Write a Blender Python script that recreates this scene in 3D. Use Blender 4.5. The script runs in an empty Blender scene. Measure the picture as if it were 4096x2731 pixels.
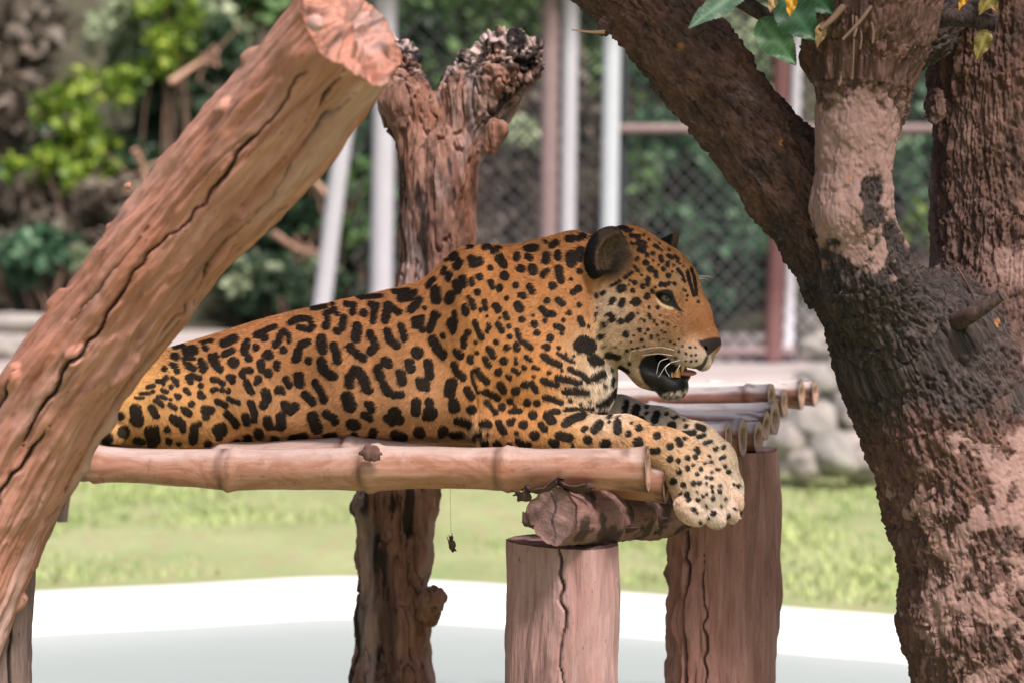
import bpy, math, random
import numpy as np
from mathutils import Vector, Matrix
random.seed(7); RNG = np.random.default_rng(7)
SC = bpy.context.scene
COL = SC.collection
f32 = np.float32

# ------------------------------------------------------------------ camera, sky, sun, exposure
FPX = 9750.0                      # focal length in pixels of the 4096 px wide photograph
CAMZ = 1.53
PITCH = math.atan(555.5 / FPX)    # horizon lies above the middle of the frame
cam_d = bpy.data.cameras.new('camera'); cam = bpy.data.objects.new('camera', cam_d); COL.objects.link(cam)
cam_d.sensor_width = 36.0; cam_d.lens = 36.0 * FPX / 4096.0
cam_d.clip_start = 0.1; cam_d.clip_end = 2000.0
cam.location = (0, 0, CAMZ); cam.rotation_euler = (math.pi / 2 - PITCH, 0, 0)
cam_d.dof.use_dof = True; cam_d.dof.focus_distance = 4.92; cam_d.dof.aperture_fstop = 2.8
SC.camera = cam
SUN_EL, SUN_AZ = math.radians(55), math.radians(150)     # azimuth measured from +Y; the sun stands high behind the camera's right shoulder
wd = bpy.data.worlds.new('World'); SC.world = wd; wd.use_nodes = True
nt = wd.node_tree; bg = nt.nodes['Background']
sky = nt.nodes.new('ShaderNodeTexSky'); sky.sky_type = 'NISHITA'; sky.sun_disc = False
sky.sun_elevation = SUN_EL; sky.sun_rotation = SUN_AZ; sky.air_density = 1.0; sky.dust_density = 4.0; sky.ozone_density = 1.0
nt.links.new(sky.outputs[0], bg.inputs[0]); bg.inputs[1].default_value = 0.10
sun_d = bpy.data.lights.new('sun', 'SUN'); sun_o = bpy.data.objects.new('sun', sun_d); COL.objects.link(sun_o)
sun_d.energy = 4.2; sun_d.angle = math.radians(12); sun_d.color = (1.0, 0.91, 0.85)
sdir = Vector((math.sin(SUN_AZ) * math.cos(SUN_EL), math.cos(SUN_AZ) * math.cos(SUN_EL), math.sin(SUN_EL)))
sun_o.rotation_euler = (-sdir).to_track_quat('-Z', 'Y').to_euler(); sun_o.location = sdir * 30
SC.view_settings.view_transform = 'Standard'; SC.view_settings.look = 'None'
SC.view_settings.exposure = 0.62; SC.view_settings.gamma = 1.0; SC.view_settings.use_curve_mapping = False

# ------------------------------------------------------------------ helpers
CP, SP = math.cos(PITCH), math.sin(PITCH)
def P(px, py, Y):
    """photo pixel (4096 wide) at world depth Y -> world point"""
    a = (np.asarray(px, float) - 2048.0) / FPX; b = (1365.5 - np.asarray(py, float)) / FPX
    fy = CP + b * SP; fz = -SP + b * CP
    t = Y / fy
    return np.stack(np.broadcast_arrays(a * t, Y + 0 * a, CAMZ + fz * t), -1)
def pix(p):
    """world points -> photo pixels"""
    p = np.asarray(p, float); x, y, z = p[..., 0], p[..., 1], p[..., 2] - CAMZ
    d = y * CP - z * SP; v = y * SP + z * CP
    return 2048 + FPX * x / d, 1365.5 - FPX * v / d
def S(Y): return Y / FPX          # metres per pixel at depth Y

def hsh(ix, iy, iz, s):
    h = (ix * np.uint32(374761393) + iy * np.uint32(668265263) + iz * np.uint32(2246822519) + np.uint32(s * 3266489917 & 0xffffffff))
    h = (h ^ (h >> np.uint32(13))) * np.uint32(1274126177)
    h = (h ^ (h >> np.uint32(16)))
    return (h & np.uint32(0xffff)).astype(f32) * f32(2 / 65535.0) - f32(1)
def noise(p, s=0):
    p = np.asarray(p, f32); fl = np.floor(p); fr = p - fl
    i = fl.astype(np.int64).astype(np.uint32); u = fr * fr * (3 - 2 * fr)
    x, y, z = i[:, 0], i[:, 1], i[:, 2]; o = np.uint32(1); ux, uy, uz = u[:, 0], u[:, 1], u[:, 2]
    def L(a, b, t): return a + (b - a) * t
    x0 = L(L(hsh(x, y, z, s), hsh(x + o, y, z, s), ux), L(hsh(x, y + o, z, s), hsh(x + o, y + o, z, s), ux), uy)
    x1 = L(L(hsh(x, y, z + o, s), hsh(x + o, y, z + o, s), ux), L(hsh(x, y + o, z + o, s), hsh(x + o, y + o, z + o, s), ux), uy)
    return L(x0, x1, uz)
def fbm(p, o=3, s=0):
    r = 0; a = 1.0; p = np.asarray(p, f32)
    for k in range(o):
        r = r + a * noise(p, s + k); p = p * 2.03 + 7.1; a *= .5
    return r
def sstep(a, b, x):
    t = np.clip((x - a) / (b - a), 0, 1); return t * t * (3 - 2 * t)
def nrm(v): return v / (np.linalg.norm(v, axis=-1, keepdims=True) + 1e-9)

def new_mesh(name, v, faces, smooth=True):
    """faces: list of int arrays (n,3) / (n,4)"""
    me = bpy.data.meshes.new(name); v = np.asarray(v, f32)
    if isinstance(faces, np.ndarray): faces = [faces]
    faces = [np.asarray(f, np.int32) for f in faces if len(f)]
    idx = np.concatenate([f.ravel() for f in faces]); tot = np.concatenate([np.full(len(f), f.shape[1], np.int32) for f in faces])
    me.vertices.add(len(v)); me.vertices.foreach_set('co', v.ravel())
    me.loops.add(len(idx)); me.loops.foreach_set('vertex_index', idx)
    st = np.concatenate([[0], np.cumsum(tot)[:-1]]).astype(np.int32)
    me.polygons.add(len(tot)); me.polygons.foreach_set('loop_start', st)
    me.update(calc_edges=True); me.validate()
    if smooth: me.polygons.foreach_set('use_smooth', np.ones(len(me.polygons), bool))
    return me
def attr(me, name, data, dom='POINT'):
    data = np.asarray(data, f32)
    if data.ndim == 1:
        a = me.attributes.new(name, 'FLOAT', dom); a.data.foreach_set('value', data)
    elif data.shape[1] == 3 and name.startswith('v_'):
        a = me.attributes.new(name, 'FLOAT_VECTOR', dom); a.data.foreach_set('vector', data.ravel())
    else:
        a = me.attributes.new(name, 'FLOAT_COLOR', dom); d = np.ones((len(data), 4), f32); d[:, :3] = data[:, :3]; a.data.foreach_set('color', d.ravel())
def obj(name, me, mat=None, parent=None, loc=None):
    o = bpy.data.objects.new(name, me); COL.objects.link(o)
    if mat is not None and not me.materials: me.materials.append(mat)
    if loc is not None: o.location = loc
    if parent is not None: o.parent = parent
    return o
def empty(name, loc):
    o = bpy.data.objects.new(name, None); COL.objects.link(o); o.location = loc; o.empty_display_size = .1; return o
def tag(o, label, cat=None, group=None, kind=None):
    o['label'] = label
    if cat: o['category'] = cat
    if group: o['group'] = group
    if kind: o['kind'] = kind
    return o
def child(name, v, faces, mat, parent, smooth=True, attrs=None):
    """part given in world coordinates under a thing whose world location is known"""
    off = np.array(WL[parent.name]) if parent is not None else np.zeros(3)
    me = new_mesh(name, np.asarray(v) - off, faces, smooth)
    for k, d in (attrs or {}).items(): attr(me, k, d)
    o = obj(name, me, mat, parent)
    if parent is not None: WL[o.name] = WL[parent.name]
    return o
WL = {}
def thing(name, loc, label, cat, group=None):
    loc = tuple(float(c) for c in loc)
    o = empty(name, loc); WL[o.name] = loc; return tag(o, label, cat, group)
def single(name, v, faces, mat, label, cat, group=None, loc=None, attrs=None, smooth=True):
    v = np.asarray(v, float)
    if loc is None: loc = np.array([v[:, 0].mean(), v[:, 1].mean(), v[:, 2].min()])
    me = new_mesh(name, v - loc, faces, smooth)
    for k, d in (attrs or {}).items(): attr(me, k, d)
    o = obj(name, me, mat, None, tuple(float(c) for c in loc)); WL[o.name] = tuple(float(c) for c in loc); return tag(o, label, cat, group)

def merge(parts):
    vs, fs, n = [], {}, 0
    for v, f in parts:
        for g in (f if isinstance(f, list) else [f]):
            g = np.asarray(g)
            if len(g): fs.setdefault(g.shape[1], []).append(g + n)
        vs.append(np.asarray(v)); n += len(v)
    return np.concatenate(vs), [np.concatenate(x) for x in fs.values()]

# ------------------------------------------------------------------ materials
def mat(name, build):
    m = bpy.data.materials.new(name); m.use_nodes = True; t = m.node_tree
    b = t.nodes['Principled BSDF']; build(NB(t, b)); return m
class NB:
    def __init__(s, t, b): s.t, s.b, s.n, s.l = t, b, t.nodes, t.links
    def set(s, **k):
        nm = dict(col='Base Color', rough='Roughness', metal='Metallic', normal='Normal', spec='Specular IOR Level', trans='Transmission Weight', sheen='Sheen Weight', coat='Coat Weight', sss='Subsurface Weight')
        for a, v in k.items():
            i = s.b.inputs[nm[a]]
            if hasattr(v, 'is_output'): s.l.new(v, i)
            elif isinstance(v, (tuple, list)): i.default_value = (*v, 1) if len(v) == 3 else v
            else: i.default_value = v
    def inp(s, sock, v):
        if hasattr(v, 'is_output'): s.l.new(v, sock)
        elif isinstance(v, (tuple, list)): sock.default_value = (*v, 1) if (len(v) == 3 and len(sock.default_value) == 4) else v
        else: sock.default_value = v
    def coord(s, scale=(1, 1, 1), src='Object', at=None):
        if at: c = s.n.new('ShaderNodeAttribute'); c.attribute_name = at; o = c.outputs['Vector']
        else: c = s.n.new('ShaderNodeTexCoord'); o = c.outputs[src]
        m = s.n.new('ShaderNodeMapping'); m.inputs['Scale'].default_value = scale; s.l.new(o, m.inputs[0]); return m.outputs[0]
    def noise(s, vec, scale=5, detail=4, rough=.55, dist=0.0):
        n = s.n.new('ShaderNodeTexNoise'); s.l.new(vec, n.inputs['Vector']); n.inputs['Scale'].default_value = scale
        n.inputs['Detail'].default_value = detail; n.inputs['Roughness'].default_value = rough; n.inputs['Distortion'].default_value = dist; return n.outputs['Fac']
    def voro(s, vec, scale=5, feat='F1'):
        n = s.n.new('ShaderNodeTexVoronoi'); s.l.new(vec, n.inputs['Vector']); n.inputs['Scale'].default_value = scale; n.feature = feat; return n.outputs['Distance']
    def at(s, name, out='Fac'):
        c = s.n.new('ShaderNodeAttribute'); c.attribute_name = name; return c.outputs[out]
    def ramp(s, fac, stops, interp='LINEAR'):
        r = s.n.new('ShaderNodeValToRGB'); s.l.new(fac, r.inputs[0]); e = r.color_ramp.elements; r.color_ramp.interpolation = interp
        while len(e) < len(stops): e.new(.5)
        for k, (p, c) in zip(e, stops): k.position = p; k.color = (*c, 1) if isinstance(c, (tuple, list)) else (c, c, c, 1)
        return r.outputs[0]
    def mix(s, fac, a, b, mode='MIX'):
        m = s.n.new('ShaderNodeMix'); m.data_type = 'RGBA'; m.blend_type = mode
        s.inp(m.inputs[0], fac); s.inp(m.inputs[6], a); s.inp(m.inputs[7], b); return m.outputs[2]
    def math(s, op, a, b=0.0, c=0.0, clamp=False):
        m = s.n.new('ShaderNodeMath'); m.operation = op; m.use_clamp = clamp
        s.inp(m.inputs[0], a); s.inp(m.inputs[1], b); s.inp(m.inputs[2], c); return m.outputs[0]
    def bump(s, h, strength=.5, dist=.01):
        b = s.n.new('ShaderNodeBump'); b.inputs['Strength'].default_value = strength; b.inputs['Distance'].default_value = dist
        s.l.new(h, b.inputs['Height']); return b.outputs[0]
    def rand(s):
        return s.n.new('ShaderNodeObjectInfo').outputs['Random']

def plain(col, rough=.6, var=.15, scale=30, bump=.2, bd=.004, spec=.3):
    def b(n):
        v = n.coord(); f = n.noise(v, scale, 5)
        c = n.mix(f, tuple(x * (1 - var) for x in col), tuple(min(1, x * (1 + var)) for x in col))
        n.set(col=c, rough=rough, spec=spec)
        if bump: n.set(normal=n.bump(n.noise(v, scale * 4, 4), bump, bd))
    return b
# dry wood whose grain runs along v_g.z (v_g = x,y around the axis, z along it, metres)
def wood(cA, cB, cC, stain, rough=.8, gs=1.0, bump=.5):
    def b(n):
        g = n.coord((60 * gs, 60 * gs, 5 * gs), at='v_g'); g2 = n.coord((9, 9, 3), at='v_g'); g3 = n.coord((1, 1, 1), at='v_g')
        fine = n.noise(g, 1, 6, .65, .4); mid = n.noise(g2, 1, 5, .6, .6); spk = n.noise(g3, 90, 3, .7)
        c = n.mix(n.ramp(mid, [(.38, 0), (.62, 1)]), cA, cB); c = n.mix(n.math('MULTIPLY', n.ramp(n.noise(n.coord((16, 16, 2.2), at='v_g'), 1.3, 7, .75, 1.0), [(.50, 0), (.60, 1)]), .55), c, tuple(.45 * x + .03 for x in cB))
        c = n.mix(n.math('MULTIPLY', n.ramp(fine, [(.35, 0), (.65, 1)]), .7), c, cC)
        c = n.mix(n.math('MULTIPLY', n.ramp(n.noise(g2, .55, 6, .7, 1.2), [(.52, 0), (.66, 1)]), .8), c, stain)
        c = n.mix(n.ramp(spk, [(.66, 0), (.78, .6)]), c, stain); c = n.mix(n.ramp(n.noise(n.coord((170, 170, 55), at='v_g'), 1, 3, .6), [(.66, 0), (.72, .75)]), c, tuple(.4 * x for x in stain))
        c = n.mix(n.at('dark'), c, (.012, .009, .009))
        c = n.mix(n.at('pale'), c, (.46, .335, .32))
        n.set(col=c, rough=rough, spec=.2)
        h = n.math('ADD', n.math('MULTIPLY', fine, .8), n.math('MULTIPLY', mid, 1.0))
        n.set(normal=n.bump(h, min(1.0, bump * 1.7), .009))
    return b
M = {}
M['log'] = mat('leaning_log_wood', wood((.46, .20, .135), (.54, .295, .24), (.27, .105, .065), (.14, .075, .07)))
M['post'] = mat('mauve_post_wood', wood((.38, .225, .21), (.46, .30, .29), (.29, .15, .135), (.17, .10, .095), bump=.6))
M['postr'] = mat('red_post_wood', wood((.38, .195, .17), (.46, .265, .24), (.25, .11, .09), (.14, .07, .06), bump=.8))
M['trunk'] = mat('dead_trunk_wood', wood((.22, .095, .06), (.38, .215, .175), (.14, .06, .038), (.035, .022, .02), bump=.9))
M['beam'] = mat('beam_wood', wood((.22, .115, .10), (.29, .165, .145), (.16, .08, .07), (.07, .04, .035)))
M['darkpost'] = mat('grey_post_wood', wood((.17, .12, .11), (.24, .17, .155), (.12, .075, .07), (.05, .04, .04)))
def b_bamboo(n):
    g = n.coord((7, 7, 1.6), at='v_g'); fine = n.coord((140, 140, 4), at='v_g'); r = n.rand()
    m1 = n.noise(g, 1.2, 5, .6, .8); m2 = n.noise(fine, 1, 3, .6); m3 = n.noise(n.coord((12, 12, 5), at='v_g'), 2.1, 6, .7, 1.5)
    c = n.mix(n.ramp(m1, [(.3, 0), (.72, 1)]), (.33, .135, .08), (.52, .32, .26))
    c = n.mix(n.math('MULTIPLY', n.ramp(m3, [(.46, 0), (.60, 1)]), .8), c, (.31, .115, .06))
    c = n.mix(n.math('MULTIPLY', n.ramp(n.noise(n.coord((5, 5, 14), at='v_g'), 3.1, 6, .7), [(.58, 0), (.70, 1)]), .8), c, (.15, .07, .045))
    c = n.mix(n.math('MULTIPLY', n.ramp(m2, [(.40, 0), (.65, 1)]), .5), c, (.30, .16, .10)); c = n.mix(n.ramp(n.noise(n.coord((60, 60, 22), at='v_g'), 1.7, 6, .75), [(.60, 0), (.68, .7)]), c, (.12, .06, .045))
    c = n.mix(n.math('MULTIPLY', n.math('SUBTRACT', n.at('bleach_light'), n.math('MULTIPLY', m3, .35)), 1.0, clamp=True), c, (.70, .60, .57))
    c = n.mix(n.at('dark'), c, (.13, .06, .04)); c = n.mix(n.at('pale'), c, (.55, .40, .31))
    n.set(col=c, rough=n.math('MULTIPLY_ADD', m1, .3, .3), spec=.4, normal=n.bump(n.math('ADD', m2, n.math('MULTIPLY', m3, .8)), .25, .003))
M['bamboo'] = mat('weathered_bamboo', b_bamboo)
def b_bark(n):
    g = n.coord((1, 1, 1), at='v_g'); gs = n.coord((130, 130, 48), at='v_g'); gm = n.coord((48, 48, 19), at='v_g')
    f = n.noise(gs, 1, 6, .7, .5); m = n.noise(gm, 1, 6, .65, .8); l = n.noise(g, 9, 5, .6)
    dk = n.mix(n.ramp(m, [(.35, 0), (.7, 1)]), (.016, .014, .015), (.062, .042, .038))
    rd = n.mix(n.ramp(m, [(.35, 0), (.7, 1)]), (.070, .036, .030), (.18, .09, .068))
    pl = n.mix(n.ramp(l, [(.35, 0), (.65, 1)]), (.235, .135, .115), (.29, .18, .16))
    pl = n.mix(n.ramp(n.noise(g, 60, 4, .7), [(.6, 0), (.72, .7)]), pl, (.17, .09, .075))
    c = n.mix(n.at('red'), dk, rd); c = n.mix(n.at('pale'), c, pl); c = n.mix(n.at('orange'), c, (.45, .19, .06))
    c = n.mix(n.math('MULTIPLY', n.ramp(f, [(.45, 0), (.8, 1)]), .3), c, (.33, .25, .23))
    rough_h = n.math('ADD', n.math('MULTIPLY', f, .7), m)
    h = n.math('MULTIPLY', rough_h, n.math('SUBTRACT', 1.0, n.math('MULTIPLY', n.at('pale'), .65)))
    n.set(col=c, rough=.85, spec=.25, normal=n.bump(h, 1.0, .007))
M['bark'] = mat('live_tree_bark', b_bark)

# ------------------------------------------------------------------ tubes (logs, posts, poles, twigs)
def catmull(pts, n):
    pts = np.asarray(pts, float); k = len(pts)
    if k == 2: t = np.linspace(0, 1, n)[:, None]; return pts[0] * (1 - t) + pts[1] * t
    e = np.vstack([2 * pts[0] - pts[1], pts, 2 * pts[-1] - pts[-2]]); t = np.linspace(0, k - 1 - 1e-6, n); i = t.astype(int); u = (t - i)[:, None]
    a, b, c, d = e[i], e[i + 1], e[i + 2], e[i + 3]
    return .5 * (2 * b + (c - a) * u + (2 * a - 5 * b + 4 * c - d) * u ** 2 + (3 * b - a - 3 * c + d) * u ** 3)
def tube(path, rad, nu, nv, disp=None, cap0=True, cap1=True, capfn=None):
    """path points with radii -> grid tube. disp(u along in metres, theta, unit pos) -> radial offset. Returns v, faces, info"""
    pr = np.hstack([np.asarray(path, float), np.asarray(rad, float)[:, None]]); c = catmull(pr, nu); r = c[:, 3]; c = c[:, :3]
    T = nrm(np.gradient(c, axis=0)); L = np.concatenate([[0], np.cumsum(np.linalg.norm(np.diff(c, axis=0), axis=1))])
    ref = np.array([0, -1.0, 0]) if abs(T[0][1]) < .8 else np.array([0, 0, 1.0])
    A = nrm(ref - T * (T @ ref)[:, None]); B = np.cross(T, A)
    th = np.linspace(0, 2 * np.pi, nv, endpoint=False)
    U = np.repeat(L, nv); TH = np.tile(th, nu); R0 = np.repeat(r, nv)
    D = (A[:, None, :] * np.cos(th)[None, :, None] + B[:, None, :] * np.sin(th)[None, :, None]).reshape(-1, 3)
    C = np.repeat(c, nv, 0)
    d = disp(U, TH, R0, C + D * R0[:, None]) if disp is not None else 0 * U
    V = C + D * (R0 + d)[:, None]
    i = np.arange(nu - 1)[:, None] * nv; j = np.arange(nv)[None, :]; j2 = (j + 1) % nv
    F = np.stack([i + j, i + nv + j, i + nv + j2, i + j2], -1).reshape(-1, 4)
    g = np.stack([np.cos(TH) * R0, np.sin(TH) * R0, U], -1)
    faces = [F]; vs = [V]; gs = [g]; n = len(V); info = dict(T=T, A=A, B=B, L=L, c=c, r=r, ncap0=None)
    capm = [np.zeros(n)]
    for end, on in ((0, cap0), (-1, cap1)):
        if not on: continue
        ring = V[:nv] if end == 0 else V[-nv:]; ctr = c[end]; idx0 = 0 if end == 0 else n_tube(nu, nv)
        rings = 7; last = np.arange(nv) + (0 if end == 0 else (nu - 1) * nv); tdir = T[end] * (1 if end else -1)
        for q in range(1, rings + 1):
            s = 1 - q / rings
            if q == rings:
                vv = ctr[None] + 0; 
            else: vv = ctr + (ring - ctr) * s
            dp = capfn(vv, s, tdir, end) if capfn else 0
            vv = vv + tdir[None] * (np.asarray(dp).reshape(-1, 1) if np.ndim(dp) else dp)
            cur = n + np.arange(len(vv)); vs.append(vv); n += len(vv); capm.append(np.ones(len(vv)))
            gg = np.zeros((len(vv), 3)); gg[:, :2] = ((vv - ctr) @ np.stack([A[end], B[end]], 1)); gg[:, 2] = L[end] + (.3 if end else -.3); gs.append(gg)
            a = last; b2 = np.roll(last, -1)
            if q == rings:
                f = np.stack([a, b2, np.full(nv, cur[0])], -1); faces.append(f if end else f[:, ::-1])
            else:
                e2 = np.roll(cur, -1); f = np.stack([a, cur, e2, b2], -1); faces.append(f[:, ::-1] if end else f)
                last = cur
    info['cap'] = np.concatenate(capm); info['U'] = U; info['TH'] = TH
    fs = {}
    for f in faces: fs.setdefault(f.shape[1], []).append(f)
    return np.concatenate(vs), [np.concatenate(x) for x in fs.values()], np.concatenate(gs), info
def n_tube(nu, nv): return nu * nv
def pad(a, n): return np.concatenate([a, np.zeros(n - len(a))])
def pw(Y, *pts): return [P(x, y, yy if yy is not None else Y) for (x, y, *r) in pts for yy in [r[0] if r else None]]
def twig(path, r0, r1, nu=14, nv=6):
    n = len(path); v, f, g, i = tube(path, np.linspace(r0, r1, n), nu, nv); return v, f

# crack lines on a log: list of (theta0, [(u,dtheta)...], width m, depth m, u0, u1)
def crack_field(U, TH, R, cracks, seed=0):
    d = 0 * U; m = 0 * U
    for k, (th0, slope, u0, u1, w, dep) in enumerate(cracks):
        wob = .10 * fbm(np.stack([U * 5, 0 * U + k * 3.7, 0 * U], -1), 3, seed + k) + .05 * noise(np.stack([U * 40, 0 * U + k, 0 * U], -1), seed)
        t = (TH - (th0 + slope * U + wob) + np.pi) % (2 * np.pi) - np.pi
        wid = w * (.45 + .55 * np.clip(fbm(np.stack([U * 7 + 3, 0 * U + k, 0 * U], -1), 2, seed + 9) + .6, 0, 1.3)) * sstep(u0, u0 + .08, U) * (1 - sstep(u1 - .08, u1, U))
        x = np.abs(t) * R / (wid + 1e-5); c = np.exp(-x ** 4) * (wid > 2e-4)
        d -= dep * c; m = np.maximum(m, np.exp(-(x * 1.15) ** 6) * (wid > 2e-4))
    return d, m


# ================================================================== SETTING: ground, pond, terrace, hillside
def b_ground(n):
    v = n.coord(); a = n.noise(v, .9, 6, .6); b2 = n.noise(v, 14, 6, .7)
    c = n.mix(n.ramp(a, [(.38, 0), (.62, 1)]), (.22, .28, .12), (.32, .36, .18))
    c = n.mix(n.math('MULTIPLY', n.ramp(b2, [(.48, 0), (.62, 1)]), .8), c, (.34, .25, .17))
    n.set(col=c, rough=.95, spec=.1, normal=n.bump(b2, .8, .03))
M['ground'] = mat('grassy_soil', b_ground)
def b_hill(n):
    v = n.coord(); a = n.noise(v, 1.6, 6, .65); b2 = n.noise(v, 11, 6, .75)
    c = n.mix(n.ramp(a, [(.35, 0), (.65, 1)]), (.045, .05, .03), (.12, .11, .075))
    c = n.mix(n.math('MULTIPLY', n.ramp(b2, [(.5, 0), (.7, 1)]), .7), c, (.19, .15, .11))
    n.set(col=c, rough=.95, spec=.1, normal=n.bump(b2, 1, .08))
M['hill'] = mat('leaf_litter_soil', b_hill)
M['concrete'] = mat('pale_concrete', plain((.36, .31, .30), .8, .12, 6, .3, .01))
M['rim'] = mat('white_pond_plaster', plain((.70, .685, .68), .7, .10, 4, .3, .008))
def b_water(n):
    v = n.coord((1, .45, 1)); w = n.noise(v, 5, 3, .5)
    c = n.mix(n.noise(n.coord((.5, 1, 1)), 1.3, 3), (.26, .295, .285), (.31, .345, .335))
    n.set(col=c, rough=.45, spec=.12, normal=n.bump(w, .10, .02))
M['water'] = mat('milky_water', b_water)

def quadstrip(lines):
    lines = [np.asarray(l) for l in lines]; n = len(lines[0]); v = np.concatenate(lines)
    f = [[k * n + i, k * n + i + 1, (k + 1) * n + i + 1, (k + 1) * n + i] for k in range(len(lines) - 1) for i in range(n - 1)]
    return v, np.array(f)
def gridmesh(xs, ys, zf):
    X, Y = np.meshgrid(xs, ys); Z = zf(X.ravel(), Y.ravel()); v = np.stack([X.ravel(), Y.ravel(), Z], -1); nx = len(xs)
    i = np.arange(len(ys) - 1)[:, None] * nx + np.arange(nx - 1)[None]; i = i.ravel()
    return v, np.stack([i, i + 1, i + nx + 1, i + nx], -1)
def struct(name, v, f, m, smooth=True):
    o = obj(name, new_mesh(name, v, f, smooth), m); o['kind'] = 'structure'; return o
xs = np.concatenate([[-400, -100, -30], np.linspace(-9, 9, 60), [30, 100, 400]])
ys = np.concatenate([[-60, -10, 0, 3], np.linspace(5, 14.2, 60), [16, 30, 100, 400]])
v, f = gridmesh(xs, ys, lambda x, y: .035 * fbm(np.stack([x * 1.1, y * 1.1, 0 * x], -1), 3, 3) * sstep(9.4, 10.2, y) * (1 - sstep(13.5, 14, y)))
struct('ground', v, f, M['ground'])
# pond: far rim traced on the ground, closed towards the camera under the platform
zr, zw = .155, .03
far_px = np.array([(-700, 2440), (-300, 2400), (130, 2362), (700, 2335), (1300, 2303), (1750, 2318), (2600, 2372), (3200, 2428), (3650, 2462), (4200, 2520), (4800, 2600)], float)
fc = catmull(far_px, 60)
def at_z(px, py, z):
    d0 = P(px, py, 1.0) - np.array([0, 0, CAMZ]); t = (z - CAMZ) / d0[..., 2]; return np.array([0, 0, CAMZ]) + d0 * t[..., None]
outer = at_z(fc[:, 0], fc[:, 1], zr)
near = np.stack([np.linspace(outer[-1, 0] + .3, outer[0, 0] - .3, 30), np.full(30, 6.1) + .2 * np.sin(np.linspace(0, 3.1, 30)), np.full(30, zr)], -1)
loop = np.vstack([outer, near, outer[:1]])
ctr = loop.mean(0)
def inset(l, d, z):
    t = np.gradient(l, axis=0); nn = nrm(np.stack([t[:, 1], -t[:, 0], 0 * t[:, 0]], -1)); s = np.sign(((ctr - l) * nn).sum(1))[:, None]
    o = l + nn * s * d; o[-1] = o[0]; o[:, 2] = z; return o
wob = lambda l: l
v, f = quadstrip([inset(loop, -.03, -.02), inset(loop, -.02, zr - .02), inset(loop, .01, zr), inset(loop, .13, zr - .006), inset(loop, .155, zr - .03), inset(loop, .20, -.05)])
struct('pond_rim', v, f, M['rim'])
lp = inset(loop, .16, zw); lp = lp[:-1]; cw = lp.mean(0, keepdims=True); nl = len(lp)
v = np.vstack([lp, cw]); f = np.array([[i, (i + 1) % nl, nl] for i in range(nl)]); struct('water', v, f, M['water'], False)
# terrace with a ragged stone front and the hillside behind
zt = .55
xs = np.linspace(-12, 12, 120); ys = np.array([13.62, 13.66, 13.75, 14, 14.5, 15, 15.6, 16.2])
def terr(x, y): return np.where(y < 13.63, -.1, zt + .03 * fbm(np.stack([x, y, 0 * x], -1), 3, 5) + .10 * sstep(15, 16.2, y))
v, f = gridmesh(xs, ys, terr); struct('terrace', v, f, M['concrete'])
xs = np.linspace(-16, 16, 130); ys = np.concatenate([np.linspace(16, 26, 70), [30, 40, 60]])
def hillz(x, y): return .50 + .50 * (y - 16) + .25 * fbm(np.stack([x * .7, y * .7, 0 * x], -1), 4, 8) * sstep(16, 17, y) - .2 * np.clip(y - 26, 0, 99)
v, f = gridmesh(xs, ys, hillz); struct('hillside', v, f, M['hill'])

# grass: short blades on the bank behind the pond
def b_grass(n):
    c = n.mix(n.at('tone'), (.20, .29, .09), (.40, .46, .20)); n.set(col=c, rough=.7, spec=.2)
M['grass'] = mat('pale_grass', b_grass)
N = 52000
gx = RNG.uniform(-4.6, 4.6, N); gy = RNG.uniform(9.2, 13.7, N)
pxx, pyy = pix(np.stack([gx, gy, 0 * gx], -1))
rim_y = np.interp(pxx, fc[:, 0], fc[:, 1])
gn = fbm(np.stack([gx * 2.2, gy * 1.3, 0 * gx], -1), 3, 21)
keep = (pyy < rim_y - 18) & (gn + RNG.uniform(-.5, .5, N) > -.42); gx, gy, gn = gx[keep], gy[keep], gn[keep]; N = len(gx)
h = RNG.uniform(.022, .05, N) * (1 + .3 * gn); an = RNG.uniform(0, 2 * np.pi, N); w = RNG.uniform(.004, .008, N)
b0 = np.stack([gx, gy, np.full(N, -.01)], -1); sd = np.stack([np.cos(an), np.sin(an), 0 * an], -1) * w[:, None]
ln = np.stack([np.cos(an + 1.6) * h * .6, np.sin(an + 1.6) * h * .6, h], -1)
v = np.stack([b0 - sd, b0 + sd, b0 + ln], 1).reshape(-1, 3); f = np.arange(3 * N).reshape(-1, 3)
me = new_mesh('grass', v, f, False); attr(me, 'tone', np.repeat(np.clip(.5 + .6 * gn + RNG.uniform(-.3, .3, N), 0, 1), 3))
o = obj('grass', me, M['grass']); tag(o, 'short pale green grass on the bank behind the white pond rim', 'grass', kind='stuff')

# ------------------------------------------------------------------ leaves
LEAF = np.array([(0, 0, 0), (.30, .28, .06), (.36, .55, .08), (.16, .85, .02), (0, 1.05, -.08), (-.16, .85, .02), (-.36, .55, .08), (-.30, .28, .06), (0, .5, 0)])
LEAFF = np.array([[8, 0, 1], [8, 1, 2], [8, 2, 3], [8, 3, 4], [8, 4, 5], [8, 5, 6], [8, 6, 7], [8, 7, 0]])
def leafmass(c, size, seed, droop=.3):
    r = np.random.default_rng(seed); n = len(c)
    ax = nrm(r.normal(size=(n, 3)) + np.array([0, 0, -droop])); up = nrm(r.normal(size=(n, 3)) * .7 + np.array([0, -.25, 1.0])); sx = nrm(np.cross(ax, up)); up = np.cross(sx, ax)
    s = (size * r.uniform(.6, 1.35, n))[:, None, None]
    v = c[:, None, :] + s * (LEAF[None, :, :1] * sx[:, None] + LEAF[None, :, 1:2] * ax[:, None] + LEAF[None, :, 2:] * up[:, None])
    f = LEAFF[None] + (np.arange(n) * 9)[:, None, None]
    return v.reshape(-1, 3), f.reshape(-1, 3), np.repeat(r.uniform(0, 1, n), 9)
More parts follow.
